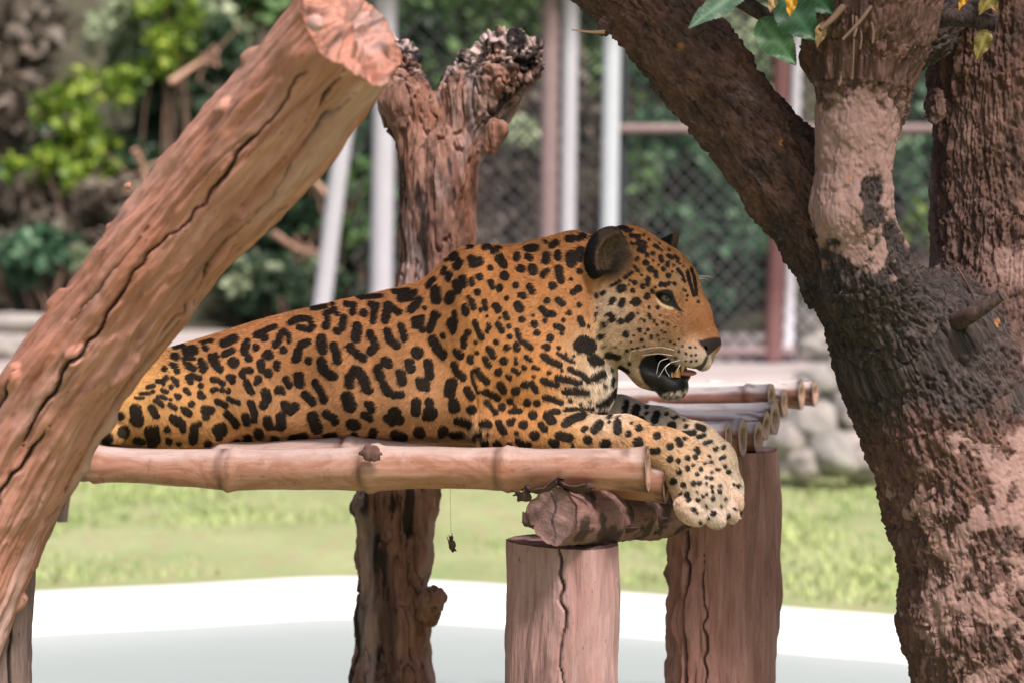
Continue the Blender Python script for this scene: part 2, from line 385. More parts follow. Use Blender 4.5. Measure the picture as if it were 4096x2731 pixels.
def b_leaf(n, a, b, c2):
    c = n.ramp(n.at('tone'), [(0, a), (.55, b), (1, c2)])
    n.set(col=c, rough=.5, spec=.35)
    n.b.inputs['Transmission Weight'].default_value = 0
    tr = n.n.new('ShaderNodeBsdfTranslucent'); n.l.new(n.mix(.5, c, (.5, .6, .1), 'MULTIPLY'), tr.inputs[0]) if False else n.l.new(c, tr.inputs[0])
    ms = n.n.new('ShaderNodeMixShader'); ms.inputs[0].default_value = .35
    n.l.new(n.b.outputs[0], ms.inputs[1]); n.l.new(tr.outputs[0], ms.inputs[2]); n.l.new(ms.outputs[0], n.n['Material Output'].inputs[0])
LEAFM = {  # sun, shade and haze on the bushes are put into these leaf colours
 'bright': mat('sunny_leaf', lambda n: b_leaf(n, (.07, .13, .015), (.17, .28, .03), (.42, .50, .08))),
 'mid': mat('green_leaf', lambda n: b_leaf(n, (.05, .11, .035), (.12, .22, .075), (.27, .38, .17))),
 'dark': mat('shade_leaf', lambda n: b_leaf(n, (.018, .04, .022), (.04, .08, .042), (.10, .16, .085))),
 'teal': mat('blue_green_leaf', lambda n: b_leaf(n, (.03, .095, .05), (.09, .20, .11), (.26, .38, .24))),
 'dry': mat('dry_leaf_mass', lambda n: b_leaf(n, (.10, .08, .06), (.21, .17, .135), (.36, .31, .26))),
 'pale': mat('pale_leaf', lambda n: b_leaf(n, (.18, .25, .13), (.36, .42, .26), (.55, .60, .42))),
}
M['stem'] = mat('twig_bark', plain((.16, .10, .075), .85, .3, 30, .4, .01))
M['drystem'] = mat('dry_twig', plain((.46, .28, .20), .85, .2, 30, .3, .01))
def bush(px, py, Y, rx, rz, kind, n, size, label, seed, group='bushes on the hillside behind the fence', ry=None, name='bush', stems=5):
    r = np.random.default_rng(seed); c0 = P(px, py, Y); sx, sz = rx * S(Y), rz * S(Y); sy = ry or min(.8, max(.25, .7 * sx))
    gz = float(hillz(np.array([c0[0]]), np.array([Y]))[0]) if Y > 16 else zt
    t = thing(name, (c0[0], Y, min(gz, c0[2] - sz * .9)), label, 'bush', group); base = np.array(WL[t.name])
    # clumps inside an uneven outline
    nc = max(6, int(n / 60)); cl = nrm(r.normal(size=(nc, 3))) * r.uniform(.25, .95, (nc, 1)) ** .6
    k = r.integers(0, nc, n); p = cl[k] + nrm(r.normal(size=(n, 3))) * (r.uniform(0, 1, (n, 1)) ** .5) * r.uniform(.22, .42, nc)[k][:, None]
    p = p * np.array([sx, sy, sz]) + c0
    v, f, tone = leafmass(p, size, seed + 1); tone = np.clip(tone * .8 + .25 * (r.uniform(0, 1, nc)[k]).repeat(9), 0, 1)
    child('foliage', v, f, LEAFM[kind], t, True, {'tone': tone})
    ps = []
    for s in range(stems):
        q = cl[r.integers(0, nc)] * np.array([sx, sy, sz]) * .8 + c0
        b = base + np.array([r.uniform(-.3, .3) * sx, r.uniform(-.2, .2), -.05]); m = (b + q) / 2 + r.normal(size=3) * .08
        ps.append(twig([b, m, q], .016, .005, 8, 5))
    v, f = merge(ps); child('stems', v, f, M['stem'], t)
    return t
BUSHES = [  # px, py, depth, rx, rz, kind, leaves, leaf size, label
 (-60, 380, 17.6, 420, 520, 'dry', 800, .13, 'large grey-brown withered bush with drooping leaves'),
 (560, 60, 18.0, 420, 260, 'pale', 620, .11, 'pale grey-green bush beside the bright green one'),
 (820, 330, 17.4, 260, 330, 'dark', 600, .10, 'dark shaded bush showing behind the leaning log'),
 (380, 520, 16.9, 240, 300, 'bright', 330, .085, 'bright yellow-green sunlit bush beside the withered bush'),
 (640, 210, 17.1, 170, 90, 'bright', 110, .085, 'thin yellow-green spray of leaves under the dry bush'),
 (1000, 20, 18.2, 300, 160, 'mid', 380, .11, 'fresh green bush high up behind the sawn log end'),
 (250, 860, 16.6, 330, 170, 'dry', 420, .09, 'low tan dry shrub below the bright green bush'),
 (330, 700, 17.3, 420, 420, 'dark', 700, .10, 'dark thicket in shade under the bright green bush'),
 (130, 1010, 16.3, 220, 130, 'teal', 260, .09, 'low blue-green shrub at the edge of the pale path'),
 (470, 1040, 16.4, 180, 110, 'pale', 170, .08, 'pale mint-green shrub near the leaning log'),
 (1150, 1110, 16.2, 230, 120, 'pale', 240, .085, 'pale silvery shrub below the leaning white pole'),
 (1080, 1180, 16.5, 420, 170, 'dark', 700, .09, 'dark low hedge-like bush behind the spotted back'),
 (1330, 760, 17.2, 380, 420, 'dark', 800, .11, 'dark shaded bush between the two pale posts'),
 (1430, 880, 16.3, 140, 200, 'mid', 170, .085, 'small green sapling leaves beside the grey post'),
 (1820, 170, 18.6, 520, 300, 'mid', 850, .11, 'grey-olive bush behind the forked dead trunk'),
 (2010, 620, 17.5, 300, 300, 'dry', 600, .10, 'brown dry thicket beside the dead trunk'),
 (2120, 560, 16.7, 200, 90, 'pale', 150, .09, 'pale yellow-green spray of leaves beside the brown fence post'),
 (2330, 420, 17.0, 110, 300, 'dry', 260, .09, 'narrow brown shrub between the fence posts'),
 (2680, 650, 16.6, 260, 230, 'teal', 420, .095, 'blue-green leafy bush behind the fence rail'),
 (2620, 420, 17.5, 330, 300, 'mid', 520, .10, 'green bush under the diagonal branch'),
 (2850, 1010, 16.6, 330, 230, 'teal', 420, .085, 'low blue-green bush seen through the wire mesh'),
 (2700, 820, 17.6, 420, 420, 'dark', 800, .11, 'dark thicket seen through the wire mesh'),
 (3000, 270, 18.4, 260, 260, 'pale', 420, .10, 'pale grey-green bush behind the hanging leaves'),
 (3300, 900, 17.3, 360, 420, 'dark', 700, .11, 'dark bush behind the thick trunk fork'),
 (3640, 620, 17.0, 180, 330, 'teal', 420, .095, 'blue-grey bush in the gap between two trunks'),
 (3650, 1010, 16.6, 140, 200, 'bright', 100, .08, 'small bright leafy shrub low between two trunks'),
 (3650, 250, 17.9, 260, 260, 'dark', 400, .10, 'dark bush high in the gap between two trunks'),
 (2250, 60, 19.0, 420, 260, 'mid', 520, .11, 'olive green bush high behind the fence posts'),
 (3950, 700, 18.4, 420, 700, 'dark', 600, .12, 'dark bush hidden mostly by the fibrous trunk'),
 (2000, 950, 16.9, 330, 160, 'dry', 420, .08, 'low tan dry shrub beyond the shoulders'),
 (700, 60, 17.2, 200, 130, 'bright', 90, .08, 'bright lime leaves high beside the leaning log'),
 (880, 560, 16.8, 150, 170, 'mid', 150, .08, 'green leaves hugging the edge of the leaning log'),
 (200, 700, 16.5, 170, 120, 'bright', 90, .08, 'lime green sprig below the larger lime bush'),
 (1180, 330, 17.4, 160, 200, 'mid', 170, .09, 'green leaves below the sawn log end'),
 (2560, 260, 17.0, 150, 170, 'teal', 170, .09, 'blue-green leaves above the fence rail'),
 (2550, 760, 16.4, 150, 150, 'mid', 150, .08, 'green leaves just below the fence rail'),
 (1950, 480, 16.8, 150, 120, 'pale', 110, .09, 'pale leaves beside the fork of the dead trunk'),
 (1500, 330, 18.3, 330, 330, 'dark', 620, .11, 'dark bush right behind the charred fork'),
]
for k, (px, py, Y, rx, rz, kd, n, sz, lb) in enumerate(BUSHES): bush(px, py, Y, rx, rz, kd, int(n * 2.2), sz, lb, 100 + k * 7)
# dry fallen branches on the slope
for k, (a, b, c) in enumerate([((1120, 640), (1250, 720), (1330, 810)), ((1090, 930), (1200, 1000), (1320, 1010)), ((680, 330), (800, 250), (870, 210)), ((1180, 700), (1080, 800), (1020, 900)), ((540, 600), (580, 690), (600, 780))]):
    pts = [P(*a, 16.0), P(*b, 16.1), P(*c, 16.0)]; v, f = twig(pts, .022, .012, 14, 7)
    ps = [(v, f)]
    for q in range(3):
        m = np.array(pts[1]) + RNG.normal(size=3) * .04; ps.append(twig([m, m + RNG.normal(size=3) * .09, m + RNG.normal(size=3) * .2], .008, .003, 8, 5))
    v, f = merge(ps)
    single('dead_branch', v, f, M['drystem'], ['tan dead branch behind the leaning white pole', 'tan dead branch low between the two pale posts', 'tan dead branch sticking up beside the dry bush', 'bent tan branch at the edge of the leaning log', 'short reddish dead twig above the dark thicket'][k], 'branch', 'dead branches on the slope')

# ------------------------------------------------------------------ boulders
def b_rock(n):
    v = n.coord(); a = n.noise(v, 5, 6, .65); r = n.rand(); d = n.noise(v, 38, 5, .7)
    c = n.mix(n.ramp(a, [(.35, 0), (.65, 1)]), (.20, .185, .18), (.44, .42, .38)); c = n.mix(n.math('MULTIPLY', r, .4), c, (.40, .33, .31))
    c = n.mix(n.ramp(n.noise(v, 2.6, 4), [(.55, 0), (.7, .7)]), c, (.26, .28, .16))
    c = n.mix(n.ramp(d, [(.58, 0), (.72, .7)]), c, (.14, .13, .12)); n.set(col=c, rough=.9, spec=.2, normal=n.bump(n.math('ADD', a, d), .7, .03))
M['rock'] = mat('mossy_boulder', b_rock)
def ball(n=24, m=16):
    th = np.linspace(0, np.pi, m); ph = np.linspace(0, 2 * np.pi, n, endpoint=False)
    v = np.array([(np.sin(t) * np.cos(p), np.sin(t) * np.sin(p), np.cos(t)) for t in th for p in ph])
    f = np.array([[i * n + j, (i + 1) * n + j, (i + 1) * n + (j + 1) % n, i * n + (j + 1) % n] for i in range(m - 1) for j in range(n)])
    return v, f
BV, BF = ball()
BOULD = [(3245, 1700, 13.1, 85, 95, 'round mossy boulder between the platform and the thick trunk'), (3330, 1820, 13.0, 90, 85, 'cream boulder resting on the grass below the mossy one'),
 (3230, 1855, 13.0, 70, 60, 'small grey stone at the foot of the platform post'), (3480, 1840, 13.05, 110, 90, 'pinkish boulder touching the trunk of the live tree'),
 (3420, 1650, 13.3, 85, 80, 'lilac grey boulder leaning on the thick trunk edge'), (3170, 1610, 13.35, 80, 80, 'pale stone just behind the bamboo pole ends'),
 (3260, 1530, 13.45, 90, 70, 'flat white stone on the rockwork'), (3390, 1500, 13.45, 80, 70, 'grey stone high on the rockwork beside the trunk'),
 (3150, 1760, 13.1, 80, 80, 'dark grey stone half behind the platform post'), (3330, 1400, 13.8, 130, 60, 'long pale stone on the terrace edge'), (3200, 1330, 15.4, 110, 70, 'mossy stone under the red fence post'),
 (3280, 1260, 15.7, 120, 55, 'whitish flat stone beyond the red fence post'), (3430, 1300, 15.6, 90, 80, 'grey stone at the hill foot beside the trunk'), (40, 1290, 15.6, 120, 40, 'grey stone beside the pale path'),
 (30, 1390, 14.2, 90, 50, 'grey slab at the terrace edge beyond the leaning log')]
for x in range(0): BOULD.append((x + random.uniform(-40, 40), 1800 + random.uniform(-10, 40), 13.25, 110, 100, None))
for k, (px, py, Y, rx, rz, lb) in enumerate(BOULD):
    c = P(px, py, Y); n1 = fbm(BV * 1.1 + k * 5.3, 3, 40 + k); v = BV * (1 + .30 * n1 + .10 * fbm(BV * 3.1 + k, 3, 60 + k))[:, None] * np.array([rx * S(Y), min(rx, rz) * S(Y) * 1.1, rz * S(Y)]) * 1.05 + c
    single('boulder', v, BF, M['rock'], lb or 'grey boulder in the low stone wall behind the grass', 'boulder', 'boulders of the rockwork' if lb else 'boulders of the low stone wall')

# ------------------------------------------------------------------ fence
M['galv'] = mat('galvanised_pipe', plain((.42, .41, .45), .5, .1, 12, .1, .003))
M['bluewhite'] = mat('painted_white_pipe', plain((.46, .49, .53), .5, .08, 12, .1, .003))
M['redpost'] = mat('red_oxide_paint', plain((.115, .052, .05), .7, .2, 14, .2, .004))
M['brownpost'] = mat('brown_paint', plain((.23, .165, .165), .7, .15, 14, .2, .004))
M['blackpost'] = mat('black_steel', plain((.03, .035, .04), .6, .15, 14, .2, .004))
M['wire'] = mat('dark_wire', plain((.05, .05, .055), .6, .2, 30, 0))
def bar(a, b, w, d=None, bev=.15, round_=False, nv=10):
    a, b = np.asarray(a, float), np.asarray(b, float)
    return tube([a, b], [w, w], 2, nv if round_ else 4)[:2]
fence = thing('chain_link_fence', P(2440, 1430, 15.0), 'chain link fence with pale pipe posts across the terrace', 'fence')
FY = 15.0
def fpost(a, b, rpx, m, Y, label=None):
    p0, p1 = P(*a, Y), P(*b, Y); v, f, g, i = tube([p0, p1], [rpx * S(Y)] * 2, 6, 14); o = child('post', v, f, M[m], fence)
    if label: o['label'] = label
fpost((1545, -80), (1520, 1440), 46, 'galv', 15.0); fpost((2285, -80), (2262, 1440), 32, 'galv', 15.05); fpost((2205, -80), (2190, 1440), 42, 'brownpost', 15.1, 'brown painted post')
fpost((2452, -80), (2428, 1440), 36, 'bluewhite', 15.0); fpost((2500, -80), (2478, 1440), 20, 'blackpost', 15.06, 'black steel post')
fpost((3135, -80), (3092, 1440), 36, 'redpost', 15.0, 'red painted post'); fpost((3195, -80), (3150, 1440), 24, 'galv', 15.08); fpost((4300, -80), (4300, 1440), 36, 'galv', 15.0); fpost((-300, -80), (-300, 1440), 36, 'galv', 15.0); 
for y, m in ((515, 'brownpost'), (1405, 'brownpost'), (-40, 'galv')):
    v, f, g, i = tube([P(2440 if y == 515 else 1540, y, FY), P(4300, y, FY)], [.028, .028], 4, 10); child('rail', v, f, M[m], fence)
ws = []; x0, x1 = -1.0, 3.6; z0, z1 = zt, 2.95; H = z1 - z0
for s in (1, -1):
    k = x0 - H
    while k < x1 + H:
        pa, pb = (k, z0), (k + s * H, z1)
        # clip to panel
        def cl(p, q):
            (xa, za), (xb, zb) = p, q
            t0, t1 = 0.0, 1.0
            for lo, hi in ((x0, x1),):
                dx = xb - xa
                ta, tb = sorted(((lo - xa) / dx, (hi - xa) / dx)); t0, t1 = max(t0, ta), min(t1, tb)
            return None if t1 <= t0 + .01 else ((xa + dx * t0, za + (zb - za) * t0), (xa + dx * t1, za + (zb - za) * t1))
        c = cl(pa, pb)
        if c and (c[0][0] > .55 or c[1][0] > .9 or int(round((k - x0) / .105)) % 2 == 0): ws.append(bar((c[0][0], FY + .06 + .004 * s, c[0][1]), (c[1][0], FY + .06 + .004 * s, c[1][1]), .0075))
        k += .105
v, f = merge(ws); o = child('wire_mesh', v, f, M['wire'], fence); o['kind'] = 'stuff'
v, f, g, i = tube([P(1258, 1480, 14.4), P(1340, 800, 14.4), P(1425, 180, 14.4), P(1445, 20, 14.4)], [.055] * 4, 8, 14)
single('leaning_pole', v, f, M['galv'], 'pale leaning pipe standing apart from the grey fence post', 'pole')

# ================================================================== SDF mesher (trunks, the animal)
def smin(a, b, k):
    h = np.maximum(k - np.abs(a - b), 0) / k; return np.minimum(a, b) - h * h * k * .25
def smax(a, b, k): return -smin(-a, -b, k)
def d_cone(p, a, b, ra, rb):
    """tapered capsule"""
    a, b = np.asarray(a, f32), np.asarray(b, f32); ab = b - a; t = np.clip(((p - a) @ ab) / f32(ab @ ab), 0, 1)
    q = p - a - t[:, None] * ab; return np.sqrt((q * q).sum(1)) - (ra + (rb - ra) * t)
def d_ell(p, c, r, R=None):
    q = p - np.asarray(c, f32)
    if R is not None: q = q @ np.asarray(R, f32)
    r = np.asarray(r, f32); a = q / r; k0 = np.sqrt((a * a).sum(1)); b = a / r; k1 = np.sqrt((b * b).sum(1)) + 1e-6
    return np.where(k0 < 1e-3, -r.min(), k0 * (k0 - 1) / k1)
def d_chain(p, pts, rs, k=.02):
    d = None
    for i in range(len(pts) - 1):
        e = d_cone(p, pts[i], pts[i + 1], rs[i], rs[i + 1]); d = e if d is None else smin(d, e, k)
    return d
def surface_net(F, lo, hi, h):
    lo = np.asarray(lo, float); n = np.ceil((np.asarray(hi) - lo) / h).astype(int) + 1
    ax = [lo[i] + h * np.arange(n[i]) for i in range(3)]
    G = np.empty(n, f32)
    YY, ZZ = np.meshgrid(ax[1], ax[2], indexing='ij'); ch = max(1, int(400000 / YY.size))
    for i in range(0, n[0], ch):
        xx = ax[0][i:i + ch]; q = np.empty((len(xx), *YY.shape, 3), f32); q[..., 0] = xx[:, None, None]; q[..., 1] = YY; q[..., 2] = ZZ
        G[i:i + ch] = F(q.reshape(-1, 3)).reshape(len(xx), *YY.shape)
    s = G < 0
    c = [(0, 0, 0), (1, 0, 0), (0, 1, 0), (1, 1, 0), (0, 0, 1), (1, 0, 1), (0, 1, 1), (1, 1, 1)]
    sl = lambda A, o: A[o[0]:A.shape[0] - 1 + o[0], o[1]:A.shape[1] - 1 + o[1], o[2]:A.shape[2] - 1 + o[2]]
    cnt = sum(sl(s, o).astype(np.int8) for o in c); act = (cnt > 0) & (cnt < 8); cells = np.argwhere(act)
    vid = np.full(act.shape, -1, np.int64); vid[act] = np.arange(len(cells))
    vals = np.stack([G[cells[:, 0] + o[0], cells[:, 1] + o[1], cells[:, 2] + o[2]] for o in c], 1)
    acc = np.zeros((len(cells), 3)); w = np.zeros(len(cells)); co = np.array(c, float)
    for a in range(8):
        for b in range(a + 1, 8):
            if np.abs(co[a] - co[b]).sum() != 1: continue
            m = (vals[:, a] < 0) != (vals[:, b] < 0); t = np.where(m, vals[:, a] / np.where(m, vals[:, a] - vals[:, b], 1), 0)
            acc += m[:, None] * (co[a] + t[:, None] * (co[b] - co[a])); w += m
    V = lo + h * (cells + acc / w[:, None])
    Fs = []
    for d in range(3):
        e1, e2 = (d + 1) % 3, (d + 2) % 3
        a = [slice(None)] * 3; b = [slice(None)] * 3; a[d] = slice(0, -1); b[d] = slice(1, None)
        A, B = s[tuple(a)], s[tuple(b)]; idx = np.argwhere(A != B)
        ok = (idx[:, e1] > 0) & (idx[:, e2] > 0) & (idx[:, e1] < s.shape[e1] - 1) & (idx[:, e2] < s.shape[e2] - 1); idx = idx[ok]
        fl = A[tuple(idx.T)]
        def cell(o1, o2):
            q = idx.copy(); q[:, e1] -= o1; q[:, e2] -= o2; return vid[tuple(q.T)]
        f = np.stack([cell(1, 1), cell(0, 1), cell(0, 0), cell(1, 0)], 1); f[~fl] = f[~fl][:, ::-1]; Fs.append(f)
    return V, np.concatenate(Fs)
def vnormals(V, F):
    n = np.cross(V[F[:, 2]] - V[F[:, 0]], V[F[:, 3]] - V[F[:, 1]]); N = np.zeros_like(V)
    for k in range(4):
        for a in range(3): N[:, a] += np.bincount(F[:, k], n[:, a], len(V))
    return nrm(N)
def subdivide(V, F):
    E = np.concatenate([F[:, [k, (k + 1) % 4]] for k in range(4)]); E = np.sort(E, 1); key = E[:, 0] * len(V) + E[:, 1]
    u, inv = np.unique(key, return_inverse=True); ea, eb = u // len(V), u % len(V)
    nv = len(V); V2 = np.concatenate([V, (V[ea] + V[eb]) / 2, V[F].mean(1)]); n = len(F)
    e = [nv + inv[k * n:(k + 1) * n] for k in range(4)]; c = nv + len(u) + np.arange(n)
    return V2, np.concatenate([np.stack([F[:, 0], e[0], c, e[3]], 1), np.stack([e[0], F[:, 1], e[1], c], 1), np.stack([c, e[1], F[:, 2], e[2]], 1), np.stack([e[3], c, e[2], F[:, 3]], 1)])
def project(V, F, fn, it=2, step=.9, mx=.02):
    for _ in range(it):
        d = fn(V.astype(f32)); V = V - vnormals(V, F) * np.clip(d * step, -mx, mx)[:, None]
    return V
def mesh_sdf(fn, lo, hi, h, sub):
    V, F = surface_net(fn, lo, hi, h); V = project(V, F, fn, 1)
    for _ in range(sub): V, F = subdivide(V, F); V = project(V, F, fn, 2)
    return V, F
def smooth_v(V, F, x, it=1):
    for _ in range(it):
        s = np.zeros(len(V)); c = np.zeros(len(V)); m = x[F].mean(1)
        for k in range(4): s += np.bincount(F[:, k], m, len(V)); c += np.bincount(F[:, k], minlength=len(V))
        x = s / np.maximum(c, 1)
    return x

# ================================================================== LEANING LOG
def chunky(U, TH, R, seed, amp, fu=3.0, fr=9.0, o=4):
    p = np.stack([np.cos(TH) * R * fr, np.sin(TH) * R * fr, U * fu], -1); return amp * fbm(p, o, seed)
YL = 4.28
path = [P(1395, 110, 3.98), P(1130, 430, 4.10), P(815, 800, 4.22), P(500, 1215, 4.34), P(215, 1600, 4.44), P(30, 1920, 4.5), P(-95, 2180, 4.52), P(-225, 2500, 4.52), P(-380, 2950, 4.52), P(-560, 4150, 4.52)]
rad = np.array([238, 240, 246, 250, 252, 246, 236, 240, 250, 260]) * np.array([3.98, 4.1, 4.22, 4.34, 4.44, 4.5, 4.52, 4.52, 4.52, 4.52]) / FPX
def log_disp(U, TH, R, p):
    d = chunky(U, TH, R, 11, .013, 3, 7) + chunky(U, TH, R, 12, .006, 9, 26, 4) + .0045 * fbm(np.stack([np.cos(TH) * R * 75, np.sin(TH) * R * 75, U * 5], -1), 4, 13) - .006 * sstep(.72, 1.0, 1 - np.abs(fbm(np.stack([np.cos(TH) * R * 22, np.sin(TH) * R * 22, U * 2.2], -1), 3, 15)) * 2)
    kn = noise(np.stack([np.cos(TH) * R * 26, np.sin(TH) * R * 26, U * 16], -1), 77); d += .012 * sstep(.60, .85, kn)
    global LOGC
    c, m = crack_field(U, TH, R, [(-.02, -.05, .02, 1.05, .0040, .014), (-.92, -.10, .02, .75, .0032, .010), (.38, .02, .5, .8, .004, .010), (-1.35, .10, .30, 1.2, .005, .014), (-.55, .05, 0.0, .16, .006, .016), (.75, -.05, .9, 1.3, .004, .01), (2.2, 0, .1, 1.2, .006, .02), (-.35, .1, .95, 1.25, .004, .01)], 5)
    LOGC = m; return d + c
def log_cap(v, s, t, end):
    if end != 0: return 0
    n1 = fbm(v * 24, 4, 31); return .03 * n1 + .012 * noise(v * 110, 5) - .012 * (1 - s)
v, f, g, inf = tube(path, rad, 560, 230, log_disp, True, False, log_cap)
lg = thing('leaning_log', P(-560, 4150, 4.52), 'thick orange-brown barkless log leaning across the corner with long dark cracks', 'log')
dk = np.maximum(pad(LOGC, len(v)), 0); capv = inf['cap']; px_, py_ = pix(v)
pal = sstep(.15, .7, fbm(v * 14, 4, 61)) * .45 * (capv > 0) 
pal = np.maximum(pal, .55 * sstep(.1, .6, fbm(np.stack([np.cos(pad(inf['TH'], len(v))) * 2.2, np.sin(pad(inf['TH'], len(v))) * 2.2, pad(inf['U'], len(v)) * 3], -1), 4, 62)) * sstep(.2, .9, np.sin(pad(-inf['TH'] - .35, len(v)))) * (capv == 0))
dk = np.maximum(dk, .7 * sstep(.3, .6, fbm(v * 30, 3, 63)) * (capv > 0))
child('trunk', v, f, M['log'], lg, True, {'v_g': g, 'dark': dk, 'pale': pal})
# bright knot and broken stubs
for (x, y, Y, r, a) in ((1262, 92, 3.86, 34, .7), (512, 745, 4.2, 15, .0)):
    c = P(x, y, Y); vv = BV * (1 + .2 * fbm(BV * 2, 3, int(x)))[:, None] * r * S(Y) + c
    child('knot', vv, BF, M['log'], lg, True, {'v_g': vv, 'dark': 0 * vv[:, 0], 'pale': np.full(len(vv), a * .8)})

# ================================================================== PLATFORM
plat = thing('bamboo_platform', P(2300, 4300, 5.1), 'raised bamboo pole platform on rough wooden posts under the jaguar', 'platform')
def bamboo(ends, rads, nodes, seed, bend=0.0, hollow=True, sawn=0.0, label=None, nu=150, nv=40, bleach_light=.6):
    """ends: list of world points from right end to left; nodes: distances (m) from the right end"""
    def disp(U, TH, R, p):
        d = .0028 * fbm(np.stack([np.cos(TH) * 1.6, np.sin(TH) * 1.6, U * 5], -1), 4, seed) + .0006 * fbm(np.stack([np.cos(TH) * 14, np.sin(TH) * 14, U * 9], -1), 3, seed)
        for qn, nd in enumerate(nodes):
            x = (U - nd + .008 * np.cos(TH + seed + qn)); d += (.6 + .5 * ((seed * 7 + qn * 3) % 5) / 4) * .0055 * np.exp(-(x / .010) ** 2) + .0040 * np.exp(-(x / .045) ** 2) - .004 * np.exp(-((x - .013) / .004) ** 2)
        d += .004 * np.exp(-U / .03)
        return d
    def cap(v, s, t, end):
        if end != 0: return 0
        return np.where(s < .55, -.05, -.0005) if np.ndim(s) else (-.05 if s < .5 else .002 * fbm(v * 80, 2, seed))
    v, f, g, i = tube(ends, rads, nu, nv, disp, True, True, cap)
    U, TH = i['U'], i['TH']; dk = 0 * U
    for nd in nodes: dk = np.maximum(dk, 1.0 * np.exp(-((U - nd - .012 + .008 * np.cos(TH + seed)) / .008) ** 2) * (.8 + .2 * noise(np.stack([np.cos(TH) * 3, np.sin(TH) * 3, U * 40], -1), seed)))
    dk = np.maximum(dk, np.clip(.55 * np.exp(-U / .02) + .9 * np.exp(-U / .10) * sstep(.1, .5, fbm(np.stack([np.cos(TH) * 2, np.sin(TH) * 2, U * 22], -1), 4, seed + 5)), 0, 1)); dk = np.concatenate([dk, np.zeros(len(v) - len(U))])
    cp = i['cap']; e0 = np.linalg.norm(v - i['c'][0], axis=1)
    dk = np.where((cp > 0) & (e0 < rads[0] * .5), 1, dk); pal = np.where((cp > 0) & (e0 >= rads[0] * .5), .35, 0); dk = np.where((cp > 0) & (e0 >= rads[0] * .5), .45 + .4 * noise(v * 160, seed), dk)
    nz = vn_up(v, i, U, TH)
    g = g + np.array([seed * 3.1, seed * 1.7, seed * .9])
    o = child('bamboo_pole', v, f, M['bamboo'], plat, True, {'v_g': g, 'dark': dk, 'pale': pal, 'bleach_light': nz * bleach_light})
    if label: o['label'] = label
    return o
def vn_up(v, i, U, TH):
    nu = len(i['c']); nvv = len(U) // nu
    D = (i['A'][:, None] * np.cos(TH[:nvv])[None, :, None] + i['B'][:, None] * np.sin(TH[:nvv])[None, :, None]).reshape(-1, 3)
    b = sstep(.2, .85, D[:, 2] + .18 * fbm(np.stack([np.cos(TH) * 4, np.sin(TH) * 4, U * 6], -1), 3, 70)); return np.concatenate([b, np.zeros(len(v) - len(U))])  # upper side paler: weather bleaching plus top light painted into the colour
TA = math.tan(math.radians(10))
# front pole and the one tucked behind it
def rs(px, Y): return np.array(px) * S(Y)
fp = [P(2592, 1873, 4.70), P(2035, 1875, 4.75), P(1480, 1872, 4.80), P(910, 1876, 4.85), P(480, 1860, 4.89), P(-200, 1840, 4.95)]
bamboo(fp, rs([84, 83, 84, 82, 70, 66], 4.75), [.275, .548, .835, 1.12], 3, label='thick front pole with three worn nodes')
c = P(1482, 1812, 4.73); vv = BV * np.array([.019, .007, .015]) * (1 + .35 * fbm(BV * 2.5, 3, 4))[:, None] + c
child('branch_scar', vv, BF, M['postr'], plat, True, {'v_g': vv, 'dark': np.full(len(vv), .55), 'pale': np.zeros(len(vv))})
sp = [P(2668, 1925, 4.83), P(2300, 1900, 4.87), P(1800, 1856, 4.91), P(1365, 1826, 4.95), P(900, 1850, 4.98), P(400, 1836, 5.02), P(-200, 1830, 5.08)]
bamboo(sp, rs([80, 74, 72, 72, 72, 68, 60], 4.9), [.655, .93], 4)
RIGHT = [(3262, 1571, 43, 6.02, (.30, .75)), (3207, 1577, 52, 5.90, (.42, .9)), (3138, 1612, 46, 5.78, (.5,)), (3088, 1590, 46, 5.64, (.06, .62)), (3100, 1672, 58, 5.52, (.32, .8)), (3066, 1700, 48, 5.40, (.25,)), (3034, 1748, 54, 5.28, (.4,)), (2972, 1752, 58, 5.17, (.02, .5)), (2915, 1742, 46, 5.07, (.18,)), (2800, 1845, 62, 4.95, (.4,))]
for k, (px, py, r, Y, nodes) in enumerate(RIGHT):
    p0 = P(px, py, Y); L = 1.0 if k >= 3 else 1.35; r *= 1.06
    sl = -.03 if k < 9 else .0
    dirv = np.array([-1, TA * 2.4 + random.uniform(-.07, .07), sl + random.uniform(-.012, .012)]) ; pts = [p0, p0 + dirv * L * .5 + np.array([0, 0, random.uniform(-.012, .012)]), p0 + dirv * L]
    bamboo(pts, [r * S(Y)] * 3, [n_ * .9 for n_ in nodes], 10 + k, nu=110, nv=32, bleach_light=1.35)  # rear poles: sunlit white of their tops painted in more strongly
# cross beam with peeling bark
def beam_disp(U, TH, R, p): return chunky(U, TH, R, 41, .006, 6, 22) + .003 * noise(np.stack([np.cos(TH) * 5, np.sin(TH) * 5, U * 60], -1), 3)
bp = [P(2212, 2058, 4.68), P(2420, 2064, 4.86), P(2640, 2045, 5.10), P(2760, 2000, 5.25), P(2880, 1975, 5.45)]
v, f, g, i = tube(bp, [.056, .055, .053, .050, .048], 160, 64, beam_disp, True, True, lambda v, s, t, e: .0025 * fbm(v * 60, 3, 8) - .002)
U, TH = pad(i['U'], len(v)), pad(i['TH'], len(v)); cr = np.abs(((TH - .3 + np.pi) % (2 * np.pi)) - np.pi)
ang = np.arctan2((v - i['c'][0]) @ i['B'][0], (v - i['c'][0]) @ i['A'][0])
lx = (v - i['c'][0])[:, 0] - .004 * np.sin((v - i['c'][0])[:, 2] * 120)
dkc = ((i['cap'] > 0) & (np.abs(lx - .002) < .0022) & (np.abs(U) < .01)) * 1.0
beam = child('cross_beam', v, f, M['beam'], plat, True, {'v_g': g, 'dark': np.maximum(dkc, .75 * sstep(.15, .4, fbm(v * 22, 3, 9)) * (i['cap'] == 0)), 'pale': .12 * (i['cap'] > 0)})
